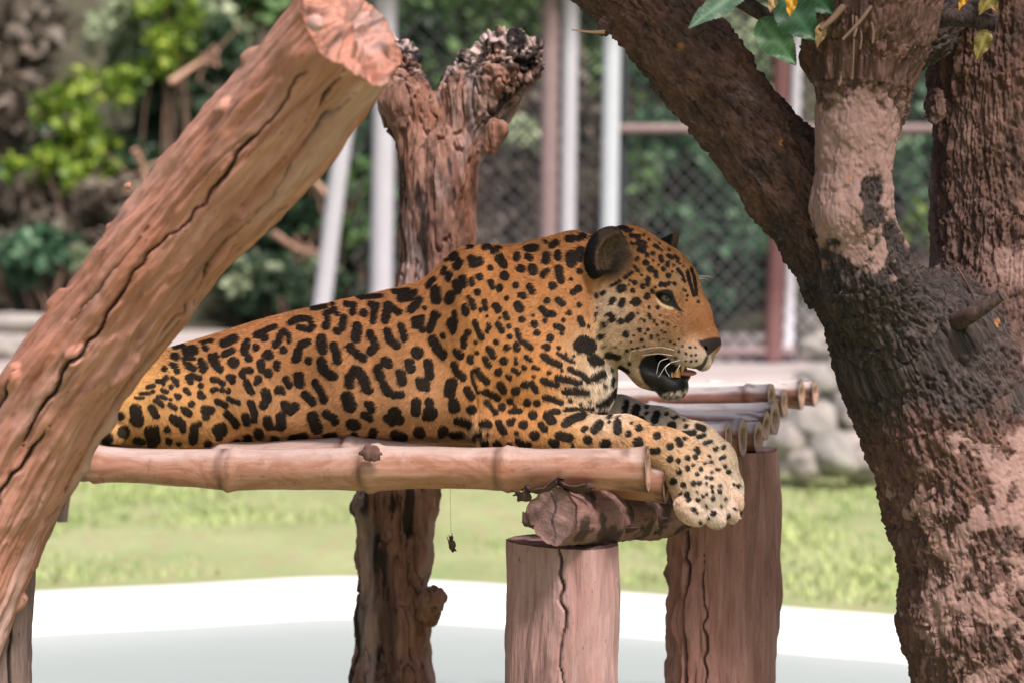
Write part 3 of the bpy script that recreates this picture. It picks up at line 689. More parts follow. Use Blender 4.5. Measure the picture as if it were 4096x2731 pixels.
M['sprout'] = mat('sprout_twig', plain((.13, .08, .05), .8, .2, 40, .2, .003))
M['flake'] = mat('curled_bark', plain((.075, .04, .036), .9, .4, 60, .6, .004))
def flake(c, a, b, curl, seed, parent, m=M['flake']):
    """thin curled sheet with ragged outline; a, b = half-axis vectors"""
    n = 9; u = np.linspace(-1, 1, n); UU, VV = np.meshgrid(u, u); r = np.random.default_rng(seed)
    jag = 1 + .35 * noise(np.stack([UU.ravel() * 3, VV.ravel() * 3, 0 * UU.ravel() + seed], -1), seed); a, b = np.asarray(a), np.asarray(b); nn = nrm(np.cross(a, b))
    p = c + (UU.ravel() * jag)[:, None] * a + (VV.ravel() * jag)[:, None] * b + (curl * (UU.ravel() ** 2) + .3 * curl * noise(np.stack([UU.ravel() * 2, VV.ravel() * 2, 0 * UU.ravel()], -1), seed + 3))[:, None] * nn
    i0 = (np.arange(n - 1)[:, None] * n + np.arange(n - 1)[None]).ravel(); f = np.stack([i0, i0 + 1, i0 + n + 1, i0 + n], 1)
    v2 = np.concatenate([p, p + nn * .0025]); f2 = np.concatenate([f[:, ::-1], f + n * n]); ed = list(range(n)) + [k * n + n - 1 for k in range(1, n)] + [n * n - 1 - k for k in range(1, n)] + [(n - 1 - k) * n for k in range(1, n - 1)]
    e = np.array(ed); e2 = np.roll(e, -1); f3 = np.stack([e, e2, e2 + n * n, e + n * n], 1)
    return child('bark_flake', v2, [np.concatenate([f2, f3])], m, parent)
sm = S(4.75)
for k, (x, y, Y, ax, ay, bx, by, bd) in enumerate([(2095, 1985, 4.66, 30, -12, 6, 20, .02), (2100, 2085, 4.66, 10, 30, -14, 6, .02), (2170, 1962, 4.66, 60, -16, 8, 14, .03), (2300, 1958, 4.67, 60, 8, 6, 14, .03), (2590, 2090, 4.98, 60, 30, -20, 40, .03), (2630, 2065, 5.0, 45, -20, 10, 30, .03), (2480, 2120, 4.84, 50, 20, -20, 22, .03), (2355, 2040, 4.74, 8, 60, 16, 0, .02), (2640, 1990, 5.0, 40, 20, -6, 24, .03), (2520, 1975, 4.86, 90, 6, 6, 16, .03)]):
    flake(P(x, y, Y), np.array([ax * sm, 0, -ay * sm]), np.array([bx * sm, bd * .4, -by * sm]), .012, 200 + k, beam)
# posts
def post(path, rad, m, seed, amp=.006, cracks=(), nu=300, nv=260, extra=None, label=None, capamp=.004, palecap=.25, rough=.003):
    st = {}
    def disp(U, TH, R, p):
        d = .022 * R / .1 * (.25 * np.cos(2 * TH + seed) + .2 * np.cos(3 * TH + seed * 2 + U)) + chunky(U, TH, R, seed, amp * 1.5, 3, 12) + chunky(U, TH, R, seed + 1, rough, 10, 70, 4)
        c, mm = crack_field(U, TH, R, cracks, seed); st['m'] = mm * .85
        if extra: d = d + extra(U, TH, R)
        return d + c
    v, f, g, i = tube(path, rad, nu, nv, disp, True, False, lambda v, s, t, e: capamp * fbm(v * 40, 3, seed))
    n = len(v); pits = .8 * sstep(.62, .72, fbm(g * np.array([190, 190, 60]), 4, seed + 5)) * (i['cap'] == 0)
    o = child('post', v, f, M[m], plat, True, {'v_g': g + seed, 'dark': pad(st['m'], n), 'pale': palecap * (i['cap'] > 0)})
    if label: o['label'] = label
    return o
post([P(2266, 2162, 4.86), P(2262, 2450, 4.86), P(2250, 2760, 4.86), P(2248, 4150, 4.86)], rs([232, 234, 236, 238], 4.86), 'post', 51, .004, [(.05, .10, -.05, .95, .0030, .010)], label='front post with flat sawn top and long crack')
post([P(2885, 1795, 5.34), P(2885, 2200, 5.34), P(2878, 2760, 5.34), P(2880, 3900, 5.34)], rs([214, 216, 212, 220], 5.34), 'postr', 71, .007, [(.75, 0, .0, .8, .006, .016), (.42, -.1, .2, .9, .0035, .008)], nu=320, nv=280, extra=lambda U, TH, R: .012 * sstep(.3, .8, np.sin(TH)) * fbm(np.stack([np.cos(TH) * R * 60, np.sin(TH) * R * 60, U * 14], -1), 4, 75), rough=.005, label='broad reddish post beneath the hanging paws')
post([P(40, 2230, 4.62), P(15, 2500, 4.62), P(10, 2760, 4.62), P(5, 4200, 4.62)], rs([108, 112, 112, 116], 4.62), 'darkpost', 81, .004, [(.25, .0, 0, .9, .005, .016), (-.5, 0, 0, .9, .003, .01)], label='dark grey post below the leaning log')
post([P(262, 1800, 5.6), P(255, 1950, 5.6), P(250, 2085, 5.6)], rs([28, 30, 24], 5.6), 'darkpost', 91, .003, nu=60, nv=32, label='short dark hanging stub of wood')

# ================================================================== FORKED DEAD TRUNK
YT = 5.72
T0 = thing('dead_forked_trunk', P(1570, 3800, 5.6), 'dead forked tree trunk with charred ragged tops behind the jaguar', 'dead tree')
def q(x, y, Y=YT): return P(x, y, Y)
sT = S(YT)
def f_trunk(p):
    d = d_chain(p, [q(1575, 3800, 5.55), q(1570, 2760, 5.58), q(1572, 2480, 5.6), q(1580, 2200, 5.62), q(1590, 1980, 5.65), q(1700, 1500), q(1755, 1150), q(1752, 900), q(1760, 700), q(1768, 600)], np.array([150, 150, 132, 128, 148, 150, 142, 132, 138, 140]) * sT, .05)
    l = d_chain(p, [q(1710, 620), q(1622, 400), q(1592, 245, YT + .02)], np.array([105, 92, 88]) * sT, .04)
    r = d_chain(p, [q(1820, 560), q(1905, 385), q(2010, 262, YT - .03), q(2082, 238, YT - .04)], np.array([122, 135, 122, 98]) * sT, .04)
    d = smin(smin(d, l, .03), r, .03)
    d = smin(d, d_cone(p, q(1745, 2390, 5.5), q(1715, 2440, 5.55), .028, .03), .012)      # bark bulge on the lower right
    d = smin(d, d_cone(p, q(1440, 2020, 5.6), q(1500, 2060, 5.6), .022, .04), .02)          # broken stub on the lower left
    d = smin(d, d_cone(p, q(1985, 520, 5.62), q(1955, 600, 5.62), .02, .012), .008)
    return d
lo = P(1300, 2900, 5.2); hi = P(2300, 0, 6.05)
V, F = mesh_sdf(f_trunk, (min(lo[0], hi[0]) - .02, 5.42, CAMZ - 1.16), (hi[0], 5.92, hi[2] - .02), .011, 2)
px_, py_ = pix(V)
Nn = vnormals(V, F)
char = sstep(.55, -.1, (py_ - 230) / 260 + .45 * fbm(V * 16, 3, 17)) * sstep(330, 230, py_ + 0.25 * np.abs(px_ - 1880) * 0 + 60 * fbm(V * 9, 2, 4))
top = sstep(420, 200, py_)
g = np.stack([V[:, 0], V[:, 1], V[:, 2]], -1)
n1 = fbm(V * np.array([26, 26, 7]), 4, 18); n2 = fbm(V * np.array([95, 95, 26]), 3, 19); rag = fbm(V * 55, 4, 20)
ridge = 1 - np.abs(fbm(V * np.array([30, 30, 5]), 3, 24)) * 2
disp = .010 * n1 + .004 * n2 + top * (.013 * fbm(np.floor(V * 0) + V * 38, 3, 20) + .005 * noise(V * 100, 3) - .014 * sstep(.25, .0, np.abs(fbm(V * 30, 2, 44)))) - .010 * sstep(.75, 1, ridge)
V = V + Nn * disp[:, None]
rot = sstep(.15, .5, fbm(V * np.array([14, 14, 4]), 4, 29)) * sstep(1100, 300, py_)
child('trunk', V, F, M['trunk'], T0, True, {'v_g': g, 'dark': np.clip(.95 * top * sstep(-.15, .2, fbm(V * 21, 3, 37)) + .9 * sstep(.1, .5, fbm(V * np.array([34, 34, 7]), 4, 30) + .75 * top * sstep(2.6, .2, rag + 1) - .12) + .5 * rot * 0, 0, 1), 'pale': np.clip(.8 * top * sstep(-.2, .5, rag) * sstep(.1, .6, Nn[:, 2] * .5 + rag * .5) + .35 * sstep(.35, .6, fbm(V * np.array([12, 12, 3]), 3, 33)), 0, 1)})
v, f, gg, i = tube([P(1572, 2740, 5.6), P(1575, 4000, 5.55)], [.086, .09], 20, 40, lambda U, TH, R, p: chunky(U, TH, R, 8, .006, 4, 16)); child('trunk_foot', v, f, M['trunk'], T0, True, {'v_g': gg, 'dark': 0 * v[:, 0], 'pale': 0 * v[:, 0]})

# ================================================================== LIVE TREE
TR = thing('live_tree', P(4000, 4000, 4.9), 'thick living tree with forked rough bark trunk and stripped pinkish patches', 'tree')
LIMBS = [
 ([P(2250, -400, 4.92), P(2470, -110, 4.92), P(2815, 290, 4.93), P(3180, 760, 4.94), P(3430, 1130, 4.94), P(3640, 1480, 4.94)], np.array([182, 180, 178, 184, 200, 250]) * S(4.85)),
 ([P(3500, -260, 4.78), P(3470, 30, 4.78), P(3452, 250, 4.78), P(3432, 480, 4.77), P(3416, 850, 4.76), P(3490, 1130, 4.80), P(3680, 1450, 4.90)], np.array([290, 265, 205, 150, 142, 172, 260]) * S(4.85)),
 ([P(4030, -400, 5.08), P(4020, 300, 5.07), P(4025, 900, 5.06), P(4000, 1450, 5.0)], np.array([290, 285, 290, 300]) * S(5.05)),
 ([P(3690, 1420, 4.92), P(3800, 1650, 4.93), P(3915, 2030, 4.93), P(3985, 2440, 4.93), P(4060, 2800, 4.93), P(4080, 3200, 4.93)], np.array([330, 345, 365, 385, 395, 405]) * S(4.92)),
 ([P(3480, 260, 4.86), P(3690, 130, 4.90), P(3900, -120, 4.95)], np.array([120, 105, 95]) * S(4.9)),
]
def f_tree(p):
    d = None
    for k, (pts, r) in enumerate(LIMBS):
        e = d_chain(p, pts, r, .03); d = e if d is None else smin(d, e, .045 if k != 2 else .03)
    d = smin(d, d_cone(p, P(3600, 430, 4.8), P(3560, 520, 4.82), .02, .03), .02)
    d = smin(d, d_ell(p, P(3260, 215, 4.84), (.03, .05, .05)), .03)
    d = smin(d, d_cone(p, P(2395, 128, 4.78), P(2430, 100, 4.8), .008, .02), .012)
    d = smin(d, d_ell(p, P(3745, 420, 4.98), (.018, .03, .035)), .02)
    return d
lo = P(2230, 3000, 4.6); hi = P(4380, -60, 5.3)
V, F = mesh_sdf(f_tree, (P(2240, 0, 4.9)[0], 4.62, CAMZ - 1.02), (P(4420, 0, 5.2)[0], 5.26, CAMZ + .48), .0105, 2)
Nn = vnormals(V, F); px_, py_ = pix(V)
# limb-aligned coordinates, blended
ws, cs = [], []
for k, (pts, r) in enumerate(LIMBS):
    best = np.full(len(V), 1e9); co = np.zeros((len(V), 3)); acc = 0
    for i in range(len(pts) - 1):
        a, b = np.asarray(pts[i]), np.asarray(pts[i + 1]); ab = b - a; L = np.linalg.norm(ab); t = np.clip((V - a) @ ab / L ** 2, 0, 1); qv = V - a - t[:, None] * ab
        dd = np.linalg.norm(qv, axis=1) - (r[i] + (r[i + 1] - r[i]) * t)
        A = nrm(np.cross(ab, [0, 1, .01])); B = nrm(np.cross(ab, A)); m = dd < best
        cc = np.stack([qv @ A, qv @ B, acc + t * L], -1); co[m] = cc[m]; best = np.minimum(best, dd); acc += L
    ws.append(np.exp(-np.maximum(best, 0) / .012)); cs.append(co + k * 3.3)
W = np.stack(ws, 1); W /= W.sum(1, keepdims=True)
def bn(sc, o, s): return sum(W[:, k] * fbm(cs[k] * np.array(sc), o, s) for k in range(len(cs)))
best = W.argmax(1); g = np.stack(cs, 1)[np.arange(len(V)), best]
b1 = bn((40, 40, 15), 4, 81); b2 = bn((110, 110, 42), 3, 82); b3 = bn((220, 220, 110), 2, 83); big = fbm(V * 5, 3, 84)
def blob(x, y, rx, ry, rot=0.0):
    dx, dy = (px_ - x), (py_ - y); c_, s_ = math.cos(rot), math.sin(rot); return np.exp(-((dx * c_ + dy * s_) / rx) ** 2 - ((-dx * s_ + dy * c_) / ry) ** 2)
ns = fbm(V * 15, 5, 90); nf = fbm(V * 42, 4, 91)
on2 = W[:, 1]; on3 = W[:, 2]; on1 = W[:, 0]
pale = sstep(.42, .58, sstep(.25, .5, on2) * blob(3420, 690, 300, 390) * 1.12 + .22 * nf + .12 * ns - .75 * blob(3490, 790, 70, 130))
low = W[:, 3] * sstep(1560, 1850, py_ - .35 * (3900 - px_) + 120 * ns)
pale = np.maximum(pale, sstep(.45, .6, low * .75 + .38 * ns + .30 * nf - .35 * blob(3650, 1850, 190, 140) - .45 * blob(3590, 2400, 110, 400) - .2))
pale = np.maximum(pale, .75 * sstep(.35, .7, on3 * .55 + .3 * ns - .1 * np.abs(b1)) * sstep(350, 500, py_))
red = np.clip(on1 * (.8 + .5 * ns) * sstep(1150, 700, py_) + on3 * .9 + blob(3680, 1800, 300, 170) * 1.1 + low * .9 + on2 * sstep(900, 380, py_) * .95 + .25 * ns - 1.3 * blob(3620, 1330, 230, 250), 0, 1)
orange = .7 * sstep(.75, .95, blob(2722, 186, 22, 26) + .25 * nf) + sstep(.6, .8, blob(3120, 575, 12, 22)) + .6 * sstep(.75, .95, blob(3405, 710, 24, 18) + .35 * nf) + .7 * sstep(.75, .95, blob(3990, 1290, 20, 40) + .45 * nf)
rough = 1 - .72 * pale
D = rough * (.0065 * b1 + .0058 * b2 + .0038 * b3 - .005 * sstep(.16, 0, np.abs(bn((42, 42, 20), 3, 87)))) + .008 * big + .0035 * np.clip(pale, 0, 1) * sstep(-.3, .3, nf)
fib = 1 - np.abs(bn((60, 60, 3.5), 3, 95)) * 2; D = D - on3 * .006 * sstep(.55, 1, fib)
V = V + Nn * D[:, None]
child('trunk', V, F, M['bark'], TR, True, {'v_g': g, 'pale': np.clip(pale, 0, 1), 'red': red, 'orange': np.clip(orange, 0, 1)})
v, f, gg, i = tube([P(4050, 2700, 4.93), P(4075, 3300, 4.93), P(4080, 4200, 4.93)], [.19, .2, .23], 30, 60, lambda U, TH, R, p: chunky(U, TH, R, 9, .01, 4, 16)); z0 = 0 * v[:, 0]
child('trunk_foot', v, f, M['bark'], TR, True, {'v_g': gg, 'pale': z0, 'red': z0 + .8, 'orange': z0})
def bark_twig(pts, r0, r1, red=.5, nm='twig', m='bark', nu=20, nv=10):
    v, f = twig(pts, r0, r1, nu, nv); z = 0 * v[:, 0]; child(nm, v, f, M[m], TR, True, {'v_g': v, 'pale': z, 'red': z + red, 'orange': z})
bark_twig([P(3820, 1290, 4.78), P(3900, 1250, 4.72), P(4005, 1180, 4.70)], .020, .012, .35, 'broken_stub')
bark_twig([P(3700, 90, 4.8), P(3820, 70, 4.76), P(3985, 95, 4.74)], .020, .016, .1, 'broken_stub')
bark_twig([P(3900, 1200, 4.8), P(3860, 1120, 4.79), P(3825, 1065, 4.79)], .003, .0015, 1, 'sprout')
bark_twig([P(3880, 1170, 4.8), P(3850, 1130, 4.79)], .004, .0015, .3, 'sprout')
bark_twig([P(2420, 128, 4.75), P(2360, 128, 4.75), P(2285, 120, 4.74)], .004, .001, 1, 'twig', 'drystem')
for a, b, r in (((3410, 60), (3408, 320), .0028), ((3360, 290), (3355, 345), .004), ((3485, 90), (3490, 175), .0045), ((3425, 70), (3415, 150), .005), ((3440, 110), (3440, 200), .003), ((3370, 30), (3280, 120), .010), ((3490, 20), (3370, 160), .006)):
    bark_twig([P(*a, 4.66), P((a[0] + b[0]) / 2 + 6, (a[1] + b[1]) / 2, 4.58), P(*b, 4.56)], r * .7, r * .5, 1, 'sprout', 'sprout')
bark_twig([P(2740, -160, 4.7), P(2960, 0, 4.72), P(3130, 90, 4.72), P(3300, 110, 4.75)], .018, .012, .1, 'twig')
# crown above the frame: branches and leaf clumps that shade the platform
CR = np.random.default_rng(55); cc_ = []
BRS = [([P(2330, -300, 4.88), (-.15, 4.55, 2.35), (-.55, 4.15, 2.75), (-.9, 3.8, 3.0)], .08), ([P(3480, -200, 4.84), (.45, 4.4, 2.5), (.3, 4.0, 2.9), (.1, 3.5, 3.2)], .10), ([P(4020, -350, 5.08), (1.1, 4.7, 2.7), (1.0, 4.2, 3.2), (.8, 3.7, 3.5)], .11), ([(.45, 4.4, 2.5), (-.05, 4.3, 2.85), (-.5, 4.5, 3.0)], .04), ([(1.1, 4.7, 2.7), (1.5, 4.4, 3.0), (1.9, 4.2, 3.3)], .05), ([(.3, 4.0, 2.9), (.7, 3.9, 3.0), (1.1, 3.8, 3.1)], .04)]
for pts_, r_ in BRS:
    bark_twig(pts_, r_, r_ * .35, .4, 'branch', nu=26, nv=14); c_ = catmull(pts_, 10)
    for q_ in c_[3:]: cc_ += [q_ + CR.normal(size=3) * np.array([.28, .28, .14]) for _ in range(5)]
cc_ = np.array(cc_); cc_ = cc_[cc_[:, 2] > 2.35]; kk = CR.integers(0, len(cc_), 800); pp = cc_[kk] + CR.normal(size=(800, 3)) * .13; pp = pp[pp[:, 2] > 2.25]
v, f, tone = leafmass(pp, .085, 77); child('crown', v, f, LEAFM['mid'], TR, True, {'tone': tone})
# big serrated leaves
def b_bl(n, a, b2):
    v = n.coord(); e = n.at('vein'); c = n.mix(n.noise(v, 40, 4), a, b2); c = n.mix(n.math('MULTIPLY', e, .5), c, tuple(min(1, x * 2.2 + .02) for x in b2))
    n.set(col=c, rough=.45, spec=.4, normal=n.bump(n.noise(v, 120, 3), .3, .002))
    tr = n.n.new('ShaderNodeBsdfTranslucent'); n.l.new(c, tr.inputs[0]); ms = n.n.new('ShaderNodeMixShader'); ms.inputs[0].default_value = .3
    n.l.new(n.b.outputs[0], ms.inputs[1]); n.l.new(tr.outputs[0], ms.inputs[2]); n.l.new(ms.outputs[0], n.n['Material Output'].inputs[0])
BL = {'g': mat('leaf_green', lambda n: b_bl(n, (.05, .13, .05), (.085, .18, .08))), 'gg': mat('leaf_grey_green', lambda n: b_bl(n, (.10, .18, .12), (.16, .25, .17))), 'd': mat('leaf_deep_green', lambda n: b_bl(n, (.015, .06, .025), (.03, .09, .04))), 'y': mat('leaf_yellow', lambda n: b_bl(n, (.65, .26, .02), (.75, .36, .04))), 't': mat('leaf_tan', lambda n: b_bl(n, (.40, .24, .11), (.52, .34, .18))), 'o': mat('leaf_olive', lambda n: b_bl(n, (.16, .13, .03), (.26, .20, .06)))}
def bigleaf(base, tip, Y, wid, m, curl=.1, tilt=.0, name='leaf', parent=TR, teeth=9):
    a, b = P(*base, Y), P(*tip, Y - tilt); ax = b - a; L = np.linalg.norm(ax); ax /= L; nn = nrm(np.array([.2 * ax[2], -1.0, .25 - .2 * ax[0]])); nn = nrm(nn - ax * (nn @ ax)); sd = np.cross(ax, nn)
    n = 40; u = np.linspace(0, 1, n); w = wid * S(Y) * (np.sin(np.pi * np.clip(u, 0, 1) ** .75) ** .8) * (1 - .25 * u); w[-1] = 0; w[0] = .0005
    saw = 1 + .09 * ((u * teeth * 2) % 1 - .5) * 2 * (u > .1); rows = np.array([-1, -.66, -.33, 0, .33, .66, 1])
    v = []; ve = []
    for r in rows:
        k = w * r * (saw if abs(r) == 1 else 1); lift = curl * L * (np.abs(r) ** 1.6 * .35 - (u - .3) ** 2 * .6) + .004 * np.sin(u * 14 + r * 3) * abs(r)
        v.append(a + (u * L)[:, None] * ax + k[:, None] * sd + lift[:, None] * nn)
        ve.append(np.maximum((abs(r) < .05) * 1.0, .6 * (np.abs(((u * 8 - abs(r) * 1.5) % 1) - .5) < .08)))
    v = np.concatenate(v); n0 = len(v); i0 = (np.arange(6)[:, None] * n + np.arange(n - 1)[None]).ravel(); f = np.stack([i0, i0 + 1, i0 + n + 1, i0 + n], 1)
    child(name, v, f, BL[m], parent, True, {'vein': np.concatenate(ve)})
for (b, t, Y, w, m, cu, ti) in [((2990, -60), (2752, 112), 4.62, 62, 'gg', .1, .02), ((3040, 75), (3185, 262), 4.7, 78, 'g', .12, .02), ((3130, -10), (3262, 165), 4.6, 92, 'd', .1, .02), ((3200, -90), (3330, 60), 4.65, 80, 'd', .1, .0), ((3040, -130), (3170, 60), 4.68, 75, 'd', .1, .02), ((3172, -30), (3158, 68), 4.55, 26, 'y', .2, .0), ((3296, 90), (3268, 190), 4.58, 26, 't', .3, .0), ((3100, -20), (3080, 50), 4.6, 22, 't', .3, .0), ((3990, -50), (3915, 60), 4.7, 40, 'o', .3, .0), ((3870, -30), (3835, 40), 4.7, 18, 'y', .3, .0), ((3950, 120), (3905, 240), 4.72, 40, 'o', .2, .0), ((3930, -60), (3990, 50), 4.72, 34, 't', .3, .0)]:
    bigleaf(b, t, Y, w, m, cu, ti)
# dried leaf hanging on a spider thread
hl = thing('hanging_dry_leaf', P(1800, 2205, 4.9), 'small dark shrivelled leaf hanging on a thread below the bamboo', 'dead leaf')
flake(P(1802, 2185, 4.9), np.array([14 * sm, 0, -6 * sm]), np.array([4 * sm, .004, -20 * sm]), .01, 301, hl); flake(P(1808, 2155, 4.9), np.array([7 * sm, 0, 5 * sm]), np.array([2 * sm, .004, -14 * sm]), .006, 302, hl)
v, f = twig([P(1805, 2160, 4.9), P(1802, 2050, 4.9), P(1800, 1935, 4.9)], .0003, .0003, 4, 4); child('thread', v, f, M['flake'], hl)

# ================================================================== JAGUAR
sJ = S(5.0)
def JB(px): return 5.0 + np.maximum(0, 2200 - np.asarray(px, float)) * sJ * .17
def J(px, py, dy=0.0): return P(px, py, float(JB(px)) + dy)
# torso as a loft: px, top, bottom, half width (m), centre depth offset
TOR = np.array([
 (190, 1700, 1745, .02, .03), (225, 1620, 1750, .07, .03), (300, 1530, 1752, .115, .03), (450, 1452, 1755, .150, .02), (600, 1410, 1757, .168, .01), (697, 1386, 1758, .172, 0), (871, 1333, 1758, .170, 0), (1045, 1279, 1758, .172, 0), (1219, 1235, 1758, .178, 0), (1393, 1195, 1758, .182, 0),
 (1533, 1165, 1760, .186, 0), (1640, 1137, 1760, .188, 0), (1700, 1112, 1760, .188, 0), (1745, 1070, 1760, .188, 0), (1800, 1018, 1762, .186, 0), (1863, 988, 1764, .184, 0), (1950, 981, 1766, .180, 0), (2055, 978, 1766, .172, 0), (2177, 965, 1762, .160, 0), (2281, 948, 1750, .146, 0), (2330, 985, 1722, .130, 0), (2365, 1100, 1690, .105, 0), (2392, 1260, 1640, .07, 0), (2402, 1350, 1580, .035, 0)], float)
tp = catmull(TOR, 160); tY = JB(tp[:, 0]) + tp[:, 4]
tA = P(tp[:, 0], tp[:, 1], tY); tB = P(tp[:, 0], tp[:, 2], tY); tX = (tA[:, 0] + tB[:, 0]) / 2
o_ = np.argsort(tX); tX, tZ, tH, tW, tYs = tX[o_], ((tA[:, 2] + tB[:, 2]) / 2)[o_], np.maximum(((tA[:, 2] - tB[:, 2]) / 2)[o_], .004), np.maximum(tp[:, 3][o_], .004), tY[o_]
def f_torso(p):
    x = p[:, 0]; zc, hz, hy, yc = [np.interp(x, tX, a).astype(f32) for a in (tZ, tH, tW, tYs)]
    v = (p[:, 2] - zc) / hz; w = hy * (1 - .20 * np.clip(v, -1, 1.2)); u = (p[:, 1] - yc) / w
    k = (np.abs(u) ** 2.3 + np.abs(v) ** 2.3) ** (1 / 2.3)
    d = (k - 1) * np.minimum(hz, w) * .9
    ex = np.maximum(np.maximum(tX[0] - x, x - tX[-1]), 0); return np.where(ex > 0, np.maximum(d, 0) + ex, d)
def rotY(a):
    c, s = math.cos(a), math.sin(a); return np.array([[c, 0, s], [0, 1, 0], [-s, 0, c]])      # columns = local axes in world, image-plane roll
def E(p, px, py, dy, rx, rz, ry, rot=0.0):
    """ellipsoid: px radii in the picture plane, ry metres in depth; rot clockwise in the picture"""
    return d_ell(p, J(px, py, dy), (rx * sJ, ry, rz * sJ), rotY(math.radians(rot)))
def C(p, pts, k=.02): return d_chain(p, [J(*q_[:3]) for q_ in pts], [q_[3] * sJ for q_ in pts], k)
def f_body(p):
    d = f_torso(p)
    d = smax(d, -E(p, 1130, 1560, -.305, 170, 210, .145, 0), .06)               # hollow of the flank
    d = smax(d, -E(p, 1735, 1430, -.335, 85, 280, .155, 8), .05)               # dip behind the shoulder
    d = smin(d, E(p, 1905, 1230, -.118, 125, 250, .085, 12), .035)              # shoulder blade
    d = smin(d, E(p, 2120, 1500, -.118, 165, 225, .075, -20), .032)             # upper arm
    d = smin(d, E(p, 2310, 1560, -.05, 100, 150, .085, 0), .05)
    d = smin(d, E(p, 2345, 1500, .0, 122, 195, .115, 0), .03)                  # chest front
    d = smin(d, E(p, 2320, 1330, .0, 110, 210, .115, 0), .04)                  # throat
    d = smin(d, C(p, [(2200, 1105, 0, 128), (2330, 1092, 0, 140), (2420, 1090, 0, 130)], .03), .03)   # nape                # breast
    d = smin(d, E(p, 2010, 1700, -.14, 110, 75, .06, 0), .03)                  # elbow
    d = smin(d, C(p, [(1985, 1722, -.15, 78), (2250, 1738, -.165, 88), (2500, 1755, -.17, 80), (2680, 1800, -.17, 72)], .03), .03)   # near forearm
    d = smin(d, C(p, [(2660, 1795, -.17, 70), (2740, 1858, -.175, 84), (2800, 1945, -.185, 104)], .03), .025)                           # wrist
    d = smin(d, E(p, 2808, 1975, -.19, 118, 100, .052, 50), .02)
    for x, y, dy, rx, rz, rot in ((2764, 2040, -.222, 72, 52, 38), (2848, 2050, -.212, 68, 46, 52), (2908, 2034, -.192, 60, 38, 60), (2936, 1998, -.165, 48, 32, 62)):
        d = smin(d, E(p, x, y, dy, rx, rz, .027, rot), .0045)
    d = smin(d, E(p, 690, 1650, -.128, 300, 150, .085, 8), .010)               # folded thigh
    d = smin(d, E(p, 560, 1600, -.10, 230, 150, .085, -20), .05)
    d = smin(d, C(p, [(225, 1735, -.16, 40), (380, 1722, -.19, 44), (470, 1735, -.20, 38)], .02), .01)   # tail curled round
    return d
def f_far(p):
    d = C(p, [(2330, 1640, .08, 84), (2480, 1668, .07, 76), (2640, 1718, .05, 78), (2790, 1772, .03, 76)], .03)
    d = smin(d, C(p, [(2780, 1770, .03, 74), (2855, 1840, .025, 76), (2890, 1930, .02, 72)], .03), .02)
    d = smin(d, E(p, 2905, 1965, .015, 84, 66, .04, 62), .02)
    for x, y, dy, rx, rz, rot in ((2945, 2025, .03, 48, 34, 65), (2915, 2035, .0, 46, 34, 60)): d = smin(d, E(p, x, y, dy, rx, rz, .024, rot), .009)
    return d
# head: midline points, turned a little towards the camera
HY = math.tan(math.radians(13)); HD = -.02; SYW = math.sin(math.radians(13)); CYW = math.cos(math.radians(13))
def H(px, py, L=0.0, seen=False):
    """L = metres from the midline towards the camera side; seen: px is where the point shows in the picture"""
    if seen: px = px + L * SYW / sJ
    return P(px - L * SYW / sJ, py, 5.0 + HD - (px - 2500) * sJ * HY - L * CYW)
RHy = np.array([[CYW, SYW, 0], [-SYW, CYW, 0], [0, 0, 1]])
def EH(p, px, py, L, rx, rz, ry, rot=0.0, both=False):
    R = RHy @ rotY(math.radians(rot)); d = d_ell(p, H(px, py, L), (rx * sJ, ry, rz * sJ), R)
    if both: d = np.minimum(d, d_ell(p, H(px, py, -L), (rx * sJ, ry, rz * sJ), R))
    return d
def CH(p, pts, k=.02): return d_chain(p, [H(*q_[:3]) for q_ in pts], [q_[3] * sJ for q_ in pts], k)
def f_head(p):
    d = EH(p, 2505, 1090, 0, 168, 186, .082)                                         # cranium
    d = smin(d, EH(p, 2640, 1112, 0, 142, 128, .066, 30), .03)                      # forehead
    d = smin(d, CH(p, [(2700, 1172, 0, 94), (2752, 1255, 0, 78), (2806, 1335, 0, 60)], .03), .03)      # nose bridge
    d = smin(d, EH(p, 2836, 1368, 0, 50, 46, .026, 40), .014)                        # nose
    d = smin(d, EH(p, 2758, 1404, .026, 92, 66, .034, 18, True), .02)                # whisker pads
    d = smin(d, EH(p, 2806, 1440, 0, 44, 38, .028, 60), .012)                        # lip front
    d = smin(d, EH(p, 2545, 1280, .048, 175, 150, .048, 20, True), .03)              # cheeks
    d = smin(d, EH(p, 2440, 1330, .055, 105, 135, .04, 10, True), .035)              # ruff
    d = smin(d, EH(p, 2650, 1152, .052, 66, 27, .022, 32, True), .018)               # brow
    d = smin(d, EH(p, 2690, 1290, .042, 90, 60, .03, 45, True), .025)                # below the eye
    d = smin(d, CH(p, [(2500, 1395, .03, 66), (2600, 1490, .025, 52), (2680, 1538, .012, 44)], .02), .02)
    d = smin(d, CH(p, [(2500, 1395, -.03, 66), (2600, 1490, -.025, 52), (2680, 1538, -.012, 44)], .02), .02)
    d = smin(d, EH(p, 2694, 1545, 0, 60, 50, .032, -8), .015)                        # chin
    d = smin(d, EH(p, 2715, 1514, 0, 48, 20, .026, -14), .006)                       # lower lip
    # mouth opening, nostril, eye socket
    m = EH(p, 2728, 1481, .052, 92, 26, .058, 12); d = smax(d, -m, .008)
    m = EH(p, 2665, 1462, .060, 66, 40, .026, 25); d = smax(d, -m, .012)
    d = smin(d, EH(p, 2672, 1474, 0, 84, 46, .024, 18), .005)                        # inside of the mouth
    d = smax(d, -EH(p, 2832, 1392, .027, 18, 7, .010, 40), .004)
    d = smax(d, -EH(p, 2686, 1194, .074, 30, 14, .020, 24), .006)
    return d
